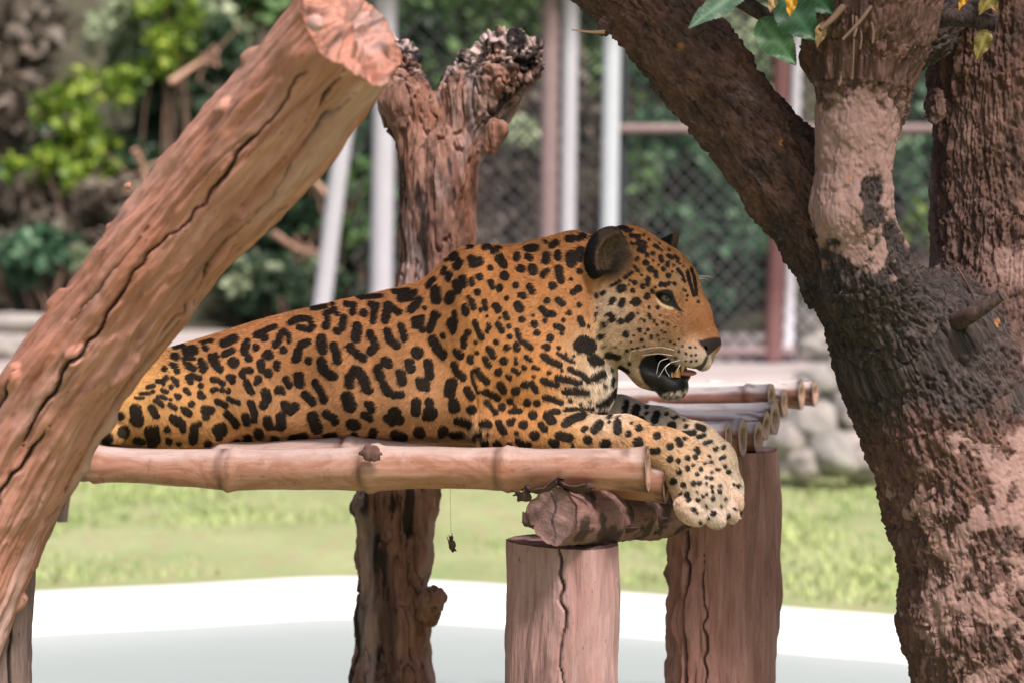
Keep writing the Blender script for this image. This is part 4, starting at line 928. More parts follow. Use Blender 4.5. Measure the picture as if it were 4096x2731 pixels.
def f_ears(p):
    o = EH(p, 2480, 1026, .086, 100, 116, .040, 8); i = EH(p, 2549, 1040, .118, 104, 112, .046, 8); near = smax(o, -i, .006)
    near = smax(near, (p - H(2508, 975, .08, True).astype(f32)) @ np.array([.90, 0, .43], f32), .012)
    near = smax(near, (p - H(2388, 1112, .08, True).astype(f32)) @ np.array([.55, 0, -.83], f32), .012)
    near = smax(near, -(p @ np.array([0, 0, 1], f32) - f32(H(2438, 1150, .08)[2])), .01)
    far = d_cone(p, H(2622, 1012, -.065), H(2676, 930, -.085), 56 * sJ, 6 * sJ)
    return np.minimum(near, far)
def f_hd(p): return smin(f_head(p), f_ears(p), .012)
def f_jag(p): return smin(smin(f_body(p), f_hd(p), .016), f_far(p), .012)

jlo = np.array([J(150, 1800)[0] - .02, 4.62, J(300, 2110)[2] - .03]); jhi = np.array([J(2910, 1300)[0] + .03, 5.62, J(2400, 880)[2] + .02])
V, F = mesh_sdf(f_jag, jlo, jhi, .010, 2)
_x, _y = pix(V); _n = vnormals(V, F)
def _g(x, y, rx, ry): return np.exp(-((_x - x) / rx) ** 2 - ((_y - y) / ry) ** 2)
_t = _x + .35 * (_y - 1400); rib = .0016 * np.sin(_t / 13.5) * _g(1500, 1450, 260, 210)
fold = -.004 * np.exp(-((_x - 1895 - .12 * (_y - 1500)) / 9) ** 2) * _g(1895, 1560, 120, 170) - .003 * np.exp(-((_x - 1955 - .30 * (_y - 1600)) / 9) ** 2) * _g(1960, 1620, 120, 110) - .003 * np.exp(-((_x - 2225 - .25 * (_y - 1500)) / 10) ** 2) * _g(2230, 1530, 100, 120)
scap = .005 * np.exp(-((_x - 1880 - .05 * (_y - 1200)) / 45) ** 2) * _g(1880, 1200, 160, 190)
V = V + _n * ((rib + fold + scap) * (_n[:, 1] < .1))[:, None]
p32 = V.astype(f32); pdist = np.stack([f_body(p32), f_hd(p32), f_far(p32)], 1); part = pdist.argmin(1); Nj = vnormals(V, F); jx, jy = pix(V)
earm = f_ears(p32) < f_head(p32) - .002

# ---- coat pattern: spots drawn as strokes in the picture plane, region frames = (origin x, origin y, zoom)
R_H, R_3, R_4, R_2 = (2200, 850, 1.96), (1600, 900, 1.7422), (300, 1100, 1.68), (2200, 1400, 1.96)
SP_HEAD = (R_H, """560,120,600,130:18 600,150,650,145:10 640,185,700,190:15 580,195:14 690,225,750,240:12 640,245,690,250,760,275:9 705,290,735,305:22 765,340:17 810,325:15 812,375:7 870,350,880,380:18 820,265,850,285:12 930,340,960,360:14 985,350,1010,370:10 680,375,695,360:12 745,395,760,395:17 790,445:25 850,410:9 890,447:17 925,395,925,420:14 670,432:12 695,457:14 720,493:10 830,470,835,500:16 770,530,768,560:20 665,550:18 625,535:8 620,570:7 725,580:20 650,613:18 555,600,575,595:28 485,575,550,540:10 590,515,650,470:10 760,660:26 680,700:34 640,705:10 805,620:15 825,590:8 870,565:20 905,570:18 935,560:13 930,500:20 565,715,575,690:24 480,705,500,685:20 415,640,425,630:15 365,655:17 368,645:14 360,800,355,840:14 370,750:7 480,800,500,820,490,845:22 430,875:23 450,800:9 560,850:22 610,840,645,805:22 602,950:26 395,975,420,965:19 345,985:18 300,890:10 780,745:12 780,800,790,830:11 740,850:11 820,850:10 705,920:16 770,920:12 840,880:10 890,865:9 930,880:8 800,975:15 720,1000:13 850,965:8 910,945:7 990,900:6 690,790:8 715,830:7 870,810:8 850,745:14 1010,995:7 945,1015:7 980,1030:8 1040,1048:8 1100,1055:8 1140,1060:7 1010,1090:9 1065,1105:8 1105,1117:8 1140,1120:7 985,1138:8 1065,1160:7 1108,1163:7 1145,1165:6 1000,450,1030,480,1060,540:8 1080,470,1095,540,1112,600,1130,650:11 1112,450,1140,550,1150,640:10 1045,530:7 1060,610:9 1078,650:9 1040,600:6 1075,690:6 1160,700:10 978,560:12 1020,410:8 1050,430:7 960,470:8 970,420:8 1000,390:8 940,300:9 880,300:10 860,250:9 780,215:10 740,180:9 460,1115,540,1130:22 560,1210,620,1245:13 625,1180:13 430,1050:8 520,1050:6 610,1080:12 650,1060:8 560,1010:6 640,1010:8 660,960:7 750,950:8 690,1060:9 740,1050:7 880,930:7 860,1000:7 900,990:5""")
SP_BODY = [(R_3, """485,155,510,150:11 590,160,630,155:13 650,185,700,165:15 365,230,395,205:17 400,280,420,250:23 330,240:10 305,330,315,300:14 335,370,345,340:19 505,240,510,265:25 555,250:27 530,275:15 690,235,725,280:23 700,225:20 630,300:18 730,355:26 440,370,443,410:24 560,362:22 505,380,508,415:13 540,470:20 390,400,405,455:20 345,520,352,490:28 255,450,258,520:28 200,420,240,370:15 815,215,810,230:22 890,215,910,230:18 840,305,850,310:22 925,300,930,320:26 1025,215,1020,245:24 1105,200,1105,225:22 895,165,950,160:20 1060,145,1100,125:18 1180,100,1210,95:17 1250,95,1290,85:16 1020,120:13 1200,220,1200,260:34 1260,180,1250,230:25 1345,100,1380,80:13 1330,150,1370,130:13 1110,310,1120,380:23 1005,345:22 1030,320:15 1065,425:24 1255,325:17 1190,375:9 1205,470:20 1240,445:23 1250,560:15 1180,610:15 1140,660:12 1255,655,1268,690:17 1315,705:9 810,420:20 905,430,920,460:22 860,495:21 835,490:13 635,400,645,430:16 695,440:23 745,510:13 590,535,600,580:15 500,530,510,570:16 480,500:11 560,590:11 450,570,460,610:19 665,560,690,585:20 680,600:14 820,560,840,585:24 1030,525:18 1105,520,1135,550:15 990,585,1020,620,1070,620:18 850,658:19 740,620,750,650:13 700,650:6 605,635:7 935,630:8 1015,665:12 940,690:23 955,750:18 1090,700,1130,720:16 1125,755:11 1045,785:23 1025,850:21 1000,845:11 1110,850:12 1160,900:7 685,690,715,735:16 760,710:13 620,710:15 605,740:10 615,690:11 525,675,540,720,570,780:16 820,740,840,800,915,850:15 770,780:15 670,812:18 745,852:18 810,840,820,860:19 620,860,650,910:20 535,890:12 530,815:12 475,745:21 450,790,445,840:19 400,890,420,910:23 385,880:14 490,920,490,950:16 725,945:26 590,930,620,975:16 865,990:16 885,915,915,935:12 810,960:13 810,925:9 790,1010,830,1025:12 690,1025:24 540,1010,570,1060,610,1085:20 770,1065:15 750,1050:9 930,985,960,995:10 1000,910,1060,950,1110,970:19 1100,890,1160,930,1210,950:9 1210,910:8 870,1110:25 920,1105,945,1155:17 705,1115,720,1150:23 810,1155:29 1000,1080,1040,1095,1090,1110:19 930,1050:12 1040,1020:14 1130,1010:8 1110,1055,1180,1080,1210,1085:16 1255,1095:15 1240,1020,1300,1060:13 1190,1000,1230,1030:13 1160,1150,1230,1155,1290,1160:18 1010,1195,1060,1210,1120,1235:17 1185,1220:13 1255,1240:10 1325,1230:8 1150,1285,1220,1275,1340,1275:11 1060,1300,1100,1300:15 590,1160,640,1180,680,1200:19 600,1230,640,1270,670,1305:13 710,1265:25 770,1220:21 800,1250:9 775,1290,830,1290:16 885,1235:25 955,1240:23 925,1320:29 1030,1330,1060,1360:24 1025,1310:16 1150,1380,1200,1350,1270,1320:24 1275,1420,1290,1410:14 570,1380,620,1390:18 600,1370:14 690,1380,720,1430:20 735,1440:14 770,1370:24 790,1350:13 860,1390:29 985,1390,1010,1415:21 940,1460:29 915,1455:15 810,1445:13 1110,1460,1140,1470,1180,1480:25 1080,1520:27 1050,1505:17 1305,1490:29 1380,1400,1390,1380:23 1200,1535:11 825,1500,850,1520,890,1525:21 585,1520:29 675,1520,685,1550:23 760,1530:17 545,1450:23 520,1460:15 610,1445:9 500,1280:33 400,1360,440,1370,480,1375:22 300,1430:33 280,1460:20 360,1460,420,1450:18 375,1235,380,1270:33 360,1100,345,1160:35 330,1170:24 470,1145,500,1190:22 380,970,400,1020,440,1060:21 230,800,260,860,300,900:29 215,830:13 300,770:19 350,660,340,690,370,740,385,690,382,610:14 250,630,225,690,210,730:20 240,620,265,630:18 130,680:42 105,660:20 155,650:22 160,730:22 115,560:26 140,520,80,590:22 175,580:14 125,890:38 70,960,75,1000:28 200,960,210,1050:26 160,1110:42 130,1080:19 190,1140:17 115,1230,110,1300:28 205,1230:28 210,1310:46 170,1340:15 130,1440:36 150,1460:19 200,1535,240,1535:20 500,1010,510,1090,550,1160:8"""),
 (R_4, """680,485,740,475:11 860,450,930,440:9 760,515,800,505:30 880,490:18 1000,460,1080,425:22 1090,415:14 1220,400,1290,370,1350,345:16 1280,420:22 1240,410:14 1150,470,1140,510:24 1160,440:15 1170,560:23 1165,540:16 1220,485:21 1390,390,1370,440,1350,470:18 1410,370,1440,400,1445,440:13 1405,500:23 1450,320,1510,295,1570,290:16 1590,310,1600,350,1580,370:17 1540,360,1510,350:16 1550,370:13 1690,260,1750,235:16 1690,340:25 1700,300:18 1770,260:14 1810,290,1800,350:20 1770,380:22 1750,370:14 1830,195,1880,200:17 1870,245:23 1945,255:24 1990,195,2030,200:16 2015,230,2005,310:19 2100,210,2090,300:22 2110,200,2160,240:18 2180,250:20 2200,150,2260,140:28 2290,115:17 1600,225,1700,210:9 1740,195:12 1920,150,2060,140:11 2150,115,2250,100:10 1900,350,1890,420:28 1855,480:24 1860,500,1900,530,1940,555:24 1985,395,2010,440,2020,480,1990,510:22 1660,430,1665,500:28 1740,480,1760,530,1765,570:24 1660,580,1670,630,1720,670:29 1745,680:22 1550,455,1520,470:20 1570,450:19 1500,510,1490,560:24 1480,570:17 1570,575:24 2195,345,2215,420:22 2100,380,2120,430,2160,470:24 2100,370:17 1300,535:32 1250,590,1255,630:24 1300,660:28 1365,590,1360,620:20 1270,540:13 930,560,945,590:28 910,540:17 950,540:20 975,630:24 945,620:12 1010,530,1060,500:15 1000,540:12 1065,585:36 740,560,800,560:11 770,610,800,625:19 745,590:13 850,580,870,620:20 860,640:17 665,545,690,548:16 675,610:22 690,640:19 650,600:11 600,630:17 555,710,590,715,615,690:12 600,730:9 680,710:17 660,690:10 650,750:13 690,735:11 760,690,800,675,840,690:14 775,715:19 845,740:16 920,700,960,705,995,725:13 925,770:17 990,770:15 1030,775:17 950,765:11 1040,690:19 1060,710:19 1065,680:13 1120,660,1140,640,1180,640:16 1130,680:14 1230,700:23 1215,720:17 1150,720,1175,770:19 1190,785:13 755,780,740,770:13 765,795:13 840,790:16 860,815:17 835,820:11 695,815:17 680,805:11 585,770,615,780:11 490,750,530,742:9 525,780:9 560,815,605,825:10 640,830:11 440,790,500,790:8 410,820,460,822:6 540,840,590,870:12 640,870,675,895:12 780,865:19 740,910,765,930:19 720,895:11 960,850,1010,870:16 1030,830,1100,855:12 515,890,545,940:22 410,900,420,980:34 385,970:17 330,1050:40 310,1040:19 310,940:23 215,1090:38 240,1100:19 660,960,690,990:22 720,990,725,1040:15 700,970:17 870,900,910,905:24 880,950:24 620,1030:19 630,1110:21 695,1130:15 500,1040,505,1100:26 545,1030,550,1110:19 520,1120:34 420,1110:24 450,1120:19 800,1020,790,1110:24 830,1000:19 970,1040:45 960,1090:23 940,1040:19 990,1010:21 1020,930,1060,970,1080,1000:22 1140,940,1150,990:19 1150,1100:28 1150,1130:24 1080,1135:28 890,1135:23 1180,860,1200,920,1200,970:20 1225,1060:30 1240,1080:19 1345,1110:30 1370,1130:19 1280,1140,1330,1145:11 1280,790,1290,830:30 1265,870:28 1370,770:28 1420,700,1440,740:21 1400,790:15 1508,685,1512,720:31 1420,880,1450,900:31 1480,880:28 1450,920:19 1400,860:13 1550,800,1600,850:24 1620,720,1660,790,1680,840:22 1290,970,1300,1010:26 1330,1020:15 1385,950,1390,1010:30 1360,1020:19 1600,950,1630,1030:34 1690,930,1740,960,1750,985:22 1470,1100,1540,1090:28 1690,1085,1750,1075:18 1830,820,1850,880:38 1850,680,1850,730:26 1860,740:18 1880,640,1920,660,1940,700,1960,760:27 1980,770:22 1985,870,2000,900:26 1960,860:17 1945,940,1985,960:20 1860,1000,1890,1010:31 1880,1080:24 2010,1050,2000,1100:24 1960,1110:19 2090,580:32 2110,600:26 2040,630,2060,690:26 2190,660,2200,710:26 2080,740,2110,780:28 2150,800:26 2190,800:24 2150,920:38 2110,960,2180,970:28 2130,990:22 2160,1070,2200,1085:28 2140,1145,2200,1150:12 1630,1135:13"""),
 (R_2, """450,517:16 520,530:11 460,560:10 370,590,345,620:28 385,560:19 525,570,525,630:27 635,568:9 695,608:24 612,655:23 690,720:38 795,575,825,578:11 838,665:29 995,700,1015,735:21 1050,690:11 805,785,840,787:22 935,757:26 938,850:23 1005,865:17 1075,838:17 1137,832:17 1145,775,1160,795:19 1243,818:8 1075,922:16 1120,895:12 1185,925:15 1005,945:20 1255,870:13 1215,883:9 1153,968:13 1222,993:10 1263,1000:14 1308,933:11 1272,955:8 968,1022:23 1040,1053:16 1122,1043:18 1168,1040:14 1228,1045:8 1273,1070:12 1335,1062:12 1275,1108:9 1332,1105:14 1018,1122:12 1072,1125:19 1150,1108:6 1230,1122:10 1200,1140:11 1088,1165:18 1160,1170:14 1280,1163:17 1375,1163:10 1340,1220:8 1125,1243:18 1152,1278:7 1280,1275:21 1220,1220:8 1395,1300:14 1450,1240:11 1180,1345:12 1240,1310:9 430,735:38 265,-50:62 305,-35:58 240,-40:50 350,75:40 395,85:32 320,60:24 350,215,415,180:26 495,145:13 495,210,480,260:11 430,270:13 515,300,440,400,380,420:20 390,485,440,470:13 500,470:15 60,210,140,230,210,255:22 160,150,250,190,300,240:17 120,320,200,320,290,325:24""")]
SP_FAR = (R_2, """590,410,580,490:22 675,450,660,510:26 750,445:12 750,490:10 715,530:20 830,505,820,540:30 915,497:12 960,525,990,515:10 1050,545:10 950,592:32 1065,597:14 1150,595,1200,610:18 1050,660,1125,645:18 1165,675,1205,660:13 1210,725,1260,710:12 1295,768:16 1355,760:16 1365,835:14 1370,905:12 1400,950:16 1345,845:10 1475,1060:10 1460,1150:12 1490,1175:12 1500,1255:16 1510,1290:12 1440,1050:8""")
SP_HEAD = (R_H, SP_HEAD[1] + ' 900,1400:8 940,1420:8 980,1400:9 1010,1430:8 1040,1390:7 960,1440:7 900,1440:7 1055,1420:7 1030,1450:6 870,1420:6')
def strokes(spec):
    (ox, oy, z), txt = spec; out = []
    for t in txt.split():
        a, r = t.split(':'); a = np.array(a.split(','), float).reshape(-1, 2); out.append((a / z + np.array([ox, oy]), float(r) / z * ((1.13 if len(a) > 1 else 1.06) if z < 1.8 else 1.05)))
    return out
def spot_field(x, y, sts):
    """signed distance (px) to the spot outlines, positive inside"""
    d = np.full(len(x), -40.0); gx, gy = np.floor(x / 50).astype(int), np.floor(y / 50).astype(int); key = gx * 1000 + gy; order = np.argsort(key); ks = key[order]
    for pts, r in sts:
        lo_, hi_ = pts.min(0) - r - 30, pts.max(0) + r + 30; ids = []
        for cx in range(int(lo_[0] // 50), int(hi_[0] // 50) + 1):
            a = np.searchsorted(ks, cx * 1000 + int(lo_[1] // 50)); b = np.searchsorted(ks, cx * 1000 + int(hi_[1] // 50), 'right'); ids.append(order[a:b])
        ids = np.concatenate(ids)
        if not len(ids): continue
        q_ = np.stack([x[ids], y[ids]], -1); m = np.full(len(ids), 1e9)
        if len(pts) == 1: m = np.linalg.norm(q_ - pts[0], axis=1)
        for i in range(len(pts) - 1):
            ab = pts[i + 1] - pts[i]; t = np.clip((q_ - pts[i]) @ ab / (ab @ ab), 0, 1); m = np.minimum(m, np.linalg.norm(q_ - pts[i] - t[:, None] * ab, axis=1))
        d[ids] = np.maximum(d[ids], r - m)
    return d
wx = jx + 3 * fbm(V * 45, 2, 141) + 1.5 * fbm(V * 130, 2, 143); wy = jy + 3 * fbm(V * 45, 2, 142) + 1.5 * fbm(V * 130, 2, 144)
sp = np.full(len(V), -40.0)
body_st = sum((strokes(s_) for s_ in SP_BODY), []); mb, mh, mf = part == 0, part == 1, part == 2
sp[mb] = spot_field(wx[mb], wy[mb], body_st); sp[mh] = spot_field(wx[mh], wy[mh], strokes(SP_HEAD)); sp[mf] = spot_field(wx[mf], wy[mf], strokes(SP_FAR))
sp += np.where(mh, 2.2, 3.6)
sp[earm & mh] = -40
# ---- coat colours: soft patches
def region(base, lst):
    acc = np.tile(np.array(base), (len(V), 1)) * .25; w = np.full(len(V), .25)
    for x, y, s_, c_ in lst:
        k = np.exp(-((jx - x) ** 2 + (jy - y) ** 2) / (2 * s_ * s_)) * 1.0; acc += k[:, None] * np.array(c_); w += k
    return acc / w[:, None]
OR, OL, TAN, CRM, WHT = (.49, .205, .068), (.51, .25, .105), (.52, .285, .115), (.66, .49, .30), (.66, .59, .47)
cb = region(OL, [(1000, 1330, 170, OR), (1400, 1250, 170, OR), (1800, 1060, 150, OR), (2150, 1020, 130, (.45, .18, .045)), (1300, 1500, 200, (.45, .215, .09)), (1500, 1700, 160, (.48, .265, .135)), (1100, 1620, 120, (.49, .27, .13)), (600, 1650, 160, (.58, .31, .10)), (850, 1700, 130, (.56, .30, .11)), (450, 1700, 90, (.64, .38, .15)), (2200, 1250, 130, (.44, .205, .08)), (2100, 1500, 130, (.49, .21, .055)), (2350, 1400, 60, (.50, .38, .22)), (2430, 1560, 95, WHT), (2460, 1500, 50, (.66, .60, .50)), (2350, 1620, 60, (.60, .47, .30)), (2440, 1640, 50, WHT), (2300, 1740, 110, (.52, .27, .085)), (2600, 1740, 90, (.52, .30, .14)), (2720, 1820, 80, (.54, .38, .235)), (2800, 1930, 80, (.56, .45, .335)), (2850, 2040, 70, (.53, .46, .40)), (1880, 1760, 40, (.62, .42, .24))])
ch = region((.44, .21, .085), [(2500, 960, 80, (.42, .17, .045)), (2640, 1040, 80, (.41, .18, .06)), (2560, 1130, 70, (.44, .23, .09)), (2365, 1210, 45, (.52, .27, .095)), (2365, 1320, 40, (.60, .40, .19)), (2440, 1220, 50, (.60, .44, .29)), (2480, 1310, 70, (.58, .41, .25)), (2420, 1380, 60, (.58, .43, .25)), (2560, 1360, 60, (.48, .30, .18)), (2740, 1260, 60, (.42, .19, .075)), (2800, 1290, 45, (.36, .145, .055)), (2700, 1130, 40, (.52, .33, .18)), (2700, 1340, 50, (.42, .22, .10)), (2770, 1400, 30, (.55, .35, .20)), (2750, 1435, 42, (.70, .58, .48)), (2810, 1440, 30, (.72, .62, .52)), (2735, 1290, 28, (.16, .085, .05)), (2620, 1320, 50, (.33, .19, .11)), (2590, 1240, 40, (.38, .20, .09)), (2425, 1225, 34, (.70, .58, .44)), (2650, 1400, 40, (.50, .36, .26)), (2560, 1470, 50, (.56, .42, .26)), (2700, 1570, 50, (.52, .48, .42)), (2500, 1460, 40, (.56, .44, .28))])
cf = 1.12 * region((.60, .48, .36), [(2550, 1630, 80, (.64, .54, .44)), (2780, 1720, 80, (.60, .45, .30)), (2900, 1880, 80, (.57, .44, .31)), (2960, 2000, 60, (.58, .48, .38))])
wh_ = sstep(-.022, .022, pdist[:, 0] - pdist[:, 1])[:, None] * (~mf)[:, None]; col = np.where(mf[:, None], cf, cb * (1 - wh_) + ch * wh_) * np.array((1.16, 1.18, 1.25)) * (1 - .20 * wh_)
blk = np.zeros(len(V))                                  # bare black skin / dark fur
def mask(m, sel, soft=1.0): return np.where(sel, m, 0)
def inpoly_soft(poly, soft):
    poly = np.array(poly, float); n = len(poly); d = np.full(len(V), 1e9); ins = np.zeros(len(V), bool)
    for i in range(n):
        a, b = poly[i], poly[(i + 1) % n]; ab = b - a; t = np.clip(((jx - a[0]) * ab[0] + (jy - a[1]) * ab[1]) / (ab @ ab), 0, 1)
        d = np.minimum(d, np.hypot(jx - a[0] - t * ab[0], jy - a[1] - t * ab[1]))
        c_ = ((a[1] > jy) != (b[1] > jy)) & (jx < (b[0] - a[0]) * (jy - a[1]) / (b[1] - a[1] + 1e-9) + a[0]); ins ^= c_
    return np.clip(.5 + np.where(ins, d, -d) / soft, 0, 1)
def hz(pts): return [(2200 + a / 1.96, 850 + b / 1.96) for a, b in pts]
mouth = inpoly_soft(hz([(715, 1150), (760, 1118), (840, 1108), (925, 1128), (970, 1180), (1030, 1226), (1100, 1228), (1125, 1300), (1120, 1368), (1030, 1392), (950, 1405), (895, 1410), (870, 1440), (800, 1385), (740, 1335), (705, 1270), (692, 1200)]), 7)
blk = np.where(mh, np.maximum(blk, mouth), blk)
lipf = inpoly_soft(hz([(1118, 1215), (1190, 1185), (1225, 1120), (1245, 1130), (1225, 1180), (1190, 1235), (1130, 1245)]), 5); blk = np.where(mh, np.maximum(blk, lipf * .9), blk)
eyel = inpoly_soft(hz([(815, 635), (850, 612), (920, 600), (960, 615), (985, 690), (1015, 745), (1050, 780), (1010, 778), (965, 745), (930, 735), (880, 715), (840, 675)]), 6); blk = np.where(mh, np.maximum(blk, eyel), blk)
eyew = inpoly_soft(hz([(835, 668), (860, 700), (905, 732), (965, 742), (975, 765), (930, 765), (875, 740), (845, 705)]), 6); col = np.where((mh & (eyew > 0))[:, None], col * (1 - eyew[:, None]) + eyew[:, None] * np.array((.62, .48, .30)), col)
nose = inpoly_soft(hz([(1158, 995), (1185, 1000), (1240, 985), (1300, 975), (1350, 985), (1350, 1030), (1290, 1080), (1235, 1130), (1215, 1075), (1175, 1035)]), 6)
nose = np.where(mh & (jx > 2780), nose, 0); col = col * (1 - nose[:, None]) + nose[:, None] * np.array((.026, .016, .017)); sp = np.where(nose > .3, -40, sp)
# ears: black backs, brown-grey hairy inside
inn = EH(p32, 2549, 1040, .118, 104, 112, .046, 8) < .0035
ne = earm & mh & (jx < 2600); fe = earm & mh & (jx >= 2600)
col[ne & inn] = (.016, .012, .011); col[ne & ~inn] = (.014, .012, .012); rimm = ne & (np.abs(EH(p32, 2549, 1040, .118, 104, 112, .046, 8)) < .006); col[rimm & (jy < 1080)] = (.11, .072, .048); col[ne & ~inn & (jy < 985) & (jx > 2395)] = (.07, .046, .032)
earin = inpoly_soft(hz([(405, 250), (450, 150), (520, 135), (580, 190), (650, 290), (670, 350), (625, 450), (545, 525), (440, 530), (395, 440)]), 50); earin = np.where(mh, earin, 0)
eg = sstep(2400, 2520, jx)[:, None]; ecol = (1 - eg) * np.array((.010, .008, .008)) + eg * np.array((.085, .057, .042)); sp = np.where(earin > .5, -40, sp); col = np.where((mh & ~ne)[:, None], col * (1 - earin[:, None]) + earin[:, None] * ecol, col)
hair_in = ne & inn & (jx > 2455); col[hair_in] = (.085, .058, .042)
col[fe] = (.014, .013, .013); col[fe & (jx > 2690 + (960 - jy) * .2)] = (.16, .10, .06)
col = np.minimum(col, .78); col *= (1 + .10 * fbm(V * 14, 3, 151) + .05 * fbm(V * 60, 2, 152))[:, None]
blk = np.clip(blk, 0, 1); wet = np.clip(np.where(mh, mouth * sstep(1480, 1500, jy), 0), 0, 1)

def coat_col(c_, s_, k_):
    t = sstep(-2.0, 2.0, s_)[:, None] * .97; o = c_ * (1 - t) + t * np.array((.006, .0055, .006)); return o * (1 - k_[:, None]) + k_[:, None] * np.array((.006, .0055, .006))
def b_coat(n):
    sd = n.at('spot'); v = n.coord(); fz = n.noise(v, 420, 3, .6); sd2 = n.math('ADD', sd, n.math('MULTIPLY_ADD', fz, 7.0, -3.5))
    t = n.math('MULTIPLY', n.ramp(n.math('MULTIPLY_ADD', sd2, .04, .5), [(.42, 0), (.58, 1)]), .97)
    base = n.mix(n.math('MULTIPLY', n.noise(v, 300, 3, .6), .6), n.at('coat', 'Color'), (.62, .50, .42), 'MULTIPLY'); c = n.mix(t, base, (.006, .0055, .006)); c = n.mix(n.at('blk'), c, (.006, .0055, .006))
    n.set(col=c, rough=n.math('MULTIPLY_ADD', n.at('wet'), -.42, .8), spec=.3, normal=n.bump(n.noise(n.coord((1, 1, 2.0)), 260, 4, .6), .35, .003))
M['coat'] = mat('jaguar_coat', b_coat)
jag = thing('jaguar', J(1400, 1760), 'spotted jaguar lying on the bamboo platform with open mouth and hanging forepaws', 'jaguar')
bd = child('body', V, F, M['coat'], jag, True, {'spot': sp, 'coat': col, 'blk': blk, 'wet': wet})

# ---- fur: short hairs lying along the coat
GUIDE = [(0, 700, 1400, -1, .25), (0, 1300, 1300, -1, .3), (0, 1300, 1650, -1, .45), (0, 1800, 1150, -.9, .5), (0, 1900, 1500, -.6, .8), (0, 2150, 1100, -1, .2), (0, 2200, 1350, -.7, .6), (0, 2250, 1600, -.2, .9), (0, 2420, 1550, .1, 1), (0, 2300, 1740, .8, .35), (0, 2600, 1760, 1, .35), (0, 2760, 1880, .6, .8), (0, 2830, 2030, .5, .9), (0, 600, 1650, .3, .9), (0, 900, 1650, .7, .7), (0, 450, 1720, -.8, .2), (0, 1880, 1770, .3, 1),
 (1, 2500, 950, -1, -.2), (1, 2650, 1050, -.75, -.6), (1, 2750, 1180, -.4, -.9), (1, 2820, 1330, -.4, -.9), (1, 2600, 1230, -1, -.1), (1, 2450, 1250, -.8, .5), (1, 2420, 1400, -.5, .85), (1, 2560, 1400, -.9, .4), (1, 2760, 1420, -.8, .5), (1, 2700, 1570, -.3, .95), (1, 2450, 1030, -.2, -.9), (2, 2600, 1660, 1, .4), (2, 2850, 1800, .6, .8), (2, 2940, 2000, .3, 1)]
def hair_dir(x, y, pt):
    d = np.zeros((len(x), 2)); w = np.zeros(len(x)) + 1e-9
    for g_ in GUIDE:
        k = (pt == g_[0]) * np.exp(-((x - g_[1]) ** 2 + (y - g_[2]) ** 2) / (2 * 130.0 ** 2)) + 1e-8 * (pt == g_[0]); d += k[:, None] * np.array(g_[3:5]); w += k
    d /= w[:, None]; return np.stack([d[:, 0], 0 * w, -d[:, 1]], -1)
A3 = V[F]; ar = .5 * np.linalg.norm(np.cross(A3[:, 2] - A3[:, 0], A3[:, 3] - A3[:, 1]), axis=1)
fc_ = A3.mean(1); fn = nrm(np.cross(A3[:, 2] - A3[:, 0], A3[:, 3] - A3[:, 1])); face_cam = (fn * (np.array([0, 0, CAMZ]) - fc_)).sum(1) / np.linalg.norm(fc_ - np.array([0, 0, CAMZ]), axis=1)
bare = np.maximum(blk * (part == 1), nose)[F].mean(1)
prob = ar * np.where(face_cam > -.35, 1.0, .12) * (1 - .97 * np.clip(bare, 0, 1)) * np.where((part[F[:, 0]] == 1), 1.5, 1.0); prob /= prob.sum()
NH = 260000; hf = RNG.choice(len(F), NH, p=prob); uv = RNG.uniform(0, 1, (NH, 2))
wgt = np.stack([(1 - uv[:, 0]) * (1 - uv[:, 1]), uv[:, 0] * (1 - uv[:, 1]), uv[:, 0] * uv[:, 1], (1 - uv[:, 0]) * uv[:, 1]], 1)
def itp(a): return (wgt[..., None] * a[F[hf]]).sum(1) if a.ndim > 1 else (wgt * a[F[hf]]).sum(1)
rt = itp(V); hn = nrm(itp(Nj)); hx, hy_ = itp(jx), itp(jy); hp = part[F[hf, 0]]
dr = hair_dir(hx, hy_, hp); dr = nrm(dr + RNG.normal(size=dr.shape) * .16); dr = nrm(dr - hn * (dr * hn).sum(1, keepdims=True))
ln = RNG.uniform(.004, .008, NH) * np.where(hp == 1, .75, 1.0)
def near_px(x, y, r): return np.exp(-((hx - x) ** 2 + (hy_ - y) ** 2) / (2 * r * r))
ln *= 1 + 1.2 * near_px(2400, 1330, 60) * (hp == 1) + .6 * near_px(2430, 1560, 80) * (hp == 0) + 1.6 * near_px(1880, 1760, 45) + .8 * near_px(2690, 1570, 45) + .8 * near_px(2490, 1050, 40) * (hp == 1)
ln *= np.where((hp == 1) & (hx > 2740) & (hy_ > 1150), .55, 1.0)
lift = np.array([.16, .34, .40])
pts = np.stack([rt - hn * .001, rt + (dr * .45 + hn * lift[0]) * ln[:, None], rt + (dr * .95 + hn * lift[1] * .75) * ln[:, None]], 1)
hc = coat_col(itp(col) * (RNG.uniform(.6, 1.4, (NH, 1)) * (1 + .35 * fbm(rt * 120, 2, 9))[:, None]), itp(sp) + RNG.normal(0, 1.0, NH), itp(blk))
cu = bpy.data.hair_curves.new('fur'); cu.add_curves([3] * NH)
cu.attributes['position'].data.foreach_set('vector', (pts.reshape(-1, 3) - np.array(WL[jag.name])).astype(f32).ravel())
ra = cu.attributes.new('radius', 'FLOAT', 'POINT') if 'radius' not in cu.attributes else cu.attributes['radius']
ra.data.foreach_set('value', np.tile(np.array([.00032, .00026, .00005], f32), NH))
ca = cu.attributes.new('hcol', 'FLOAT_COLOR', 'CURVE'); d4 = np.ones((NH, 4), f32); d4[:, :3] = np.clip(hc, 0, 1); ca.data.foreach_set('color', d4.ravel())
def b_hair(n): n.set(col=n.at('hcol', 'Color'), rough=.7, spec=.12)
M['hair'] = mat('jaguar_fur', b_hair); cu.materials.append(M['hair'])
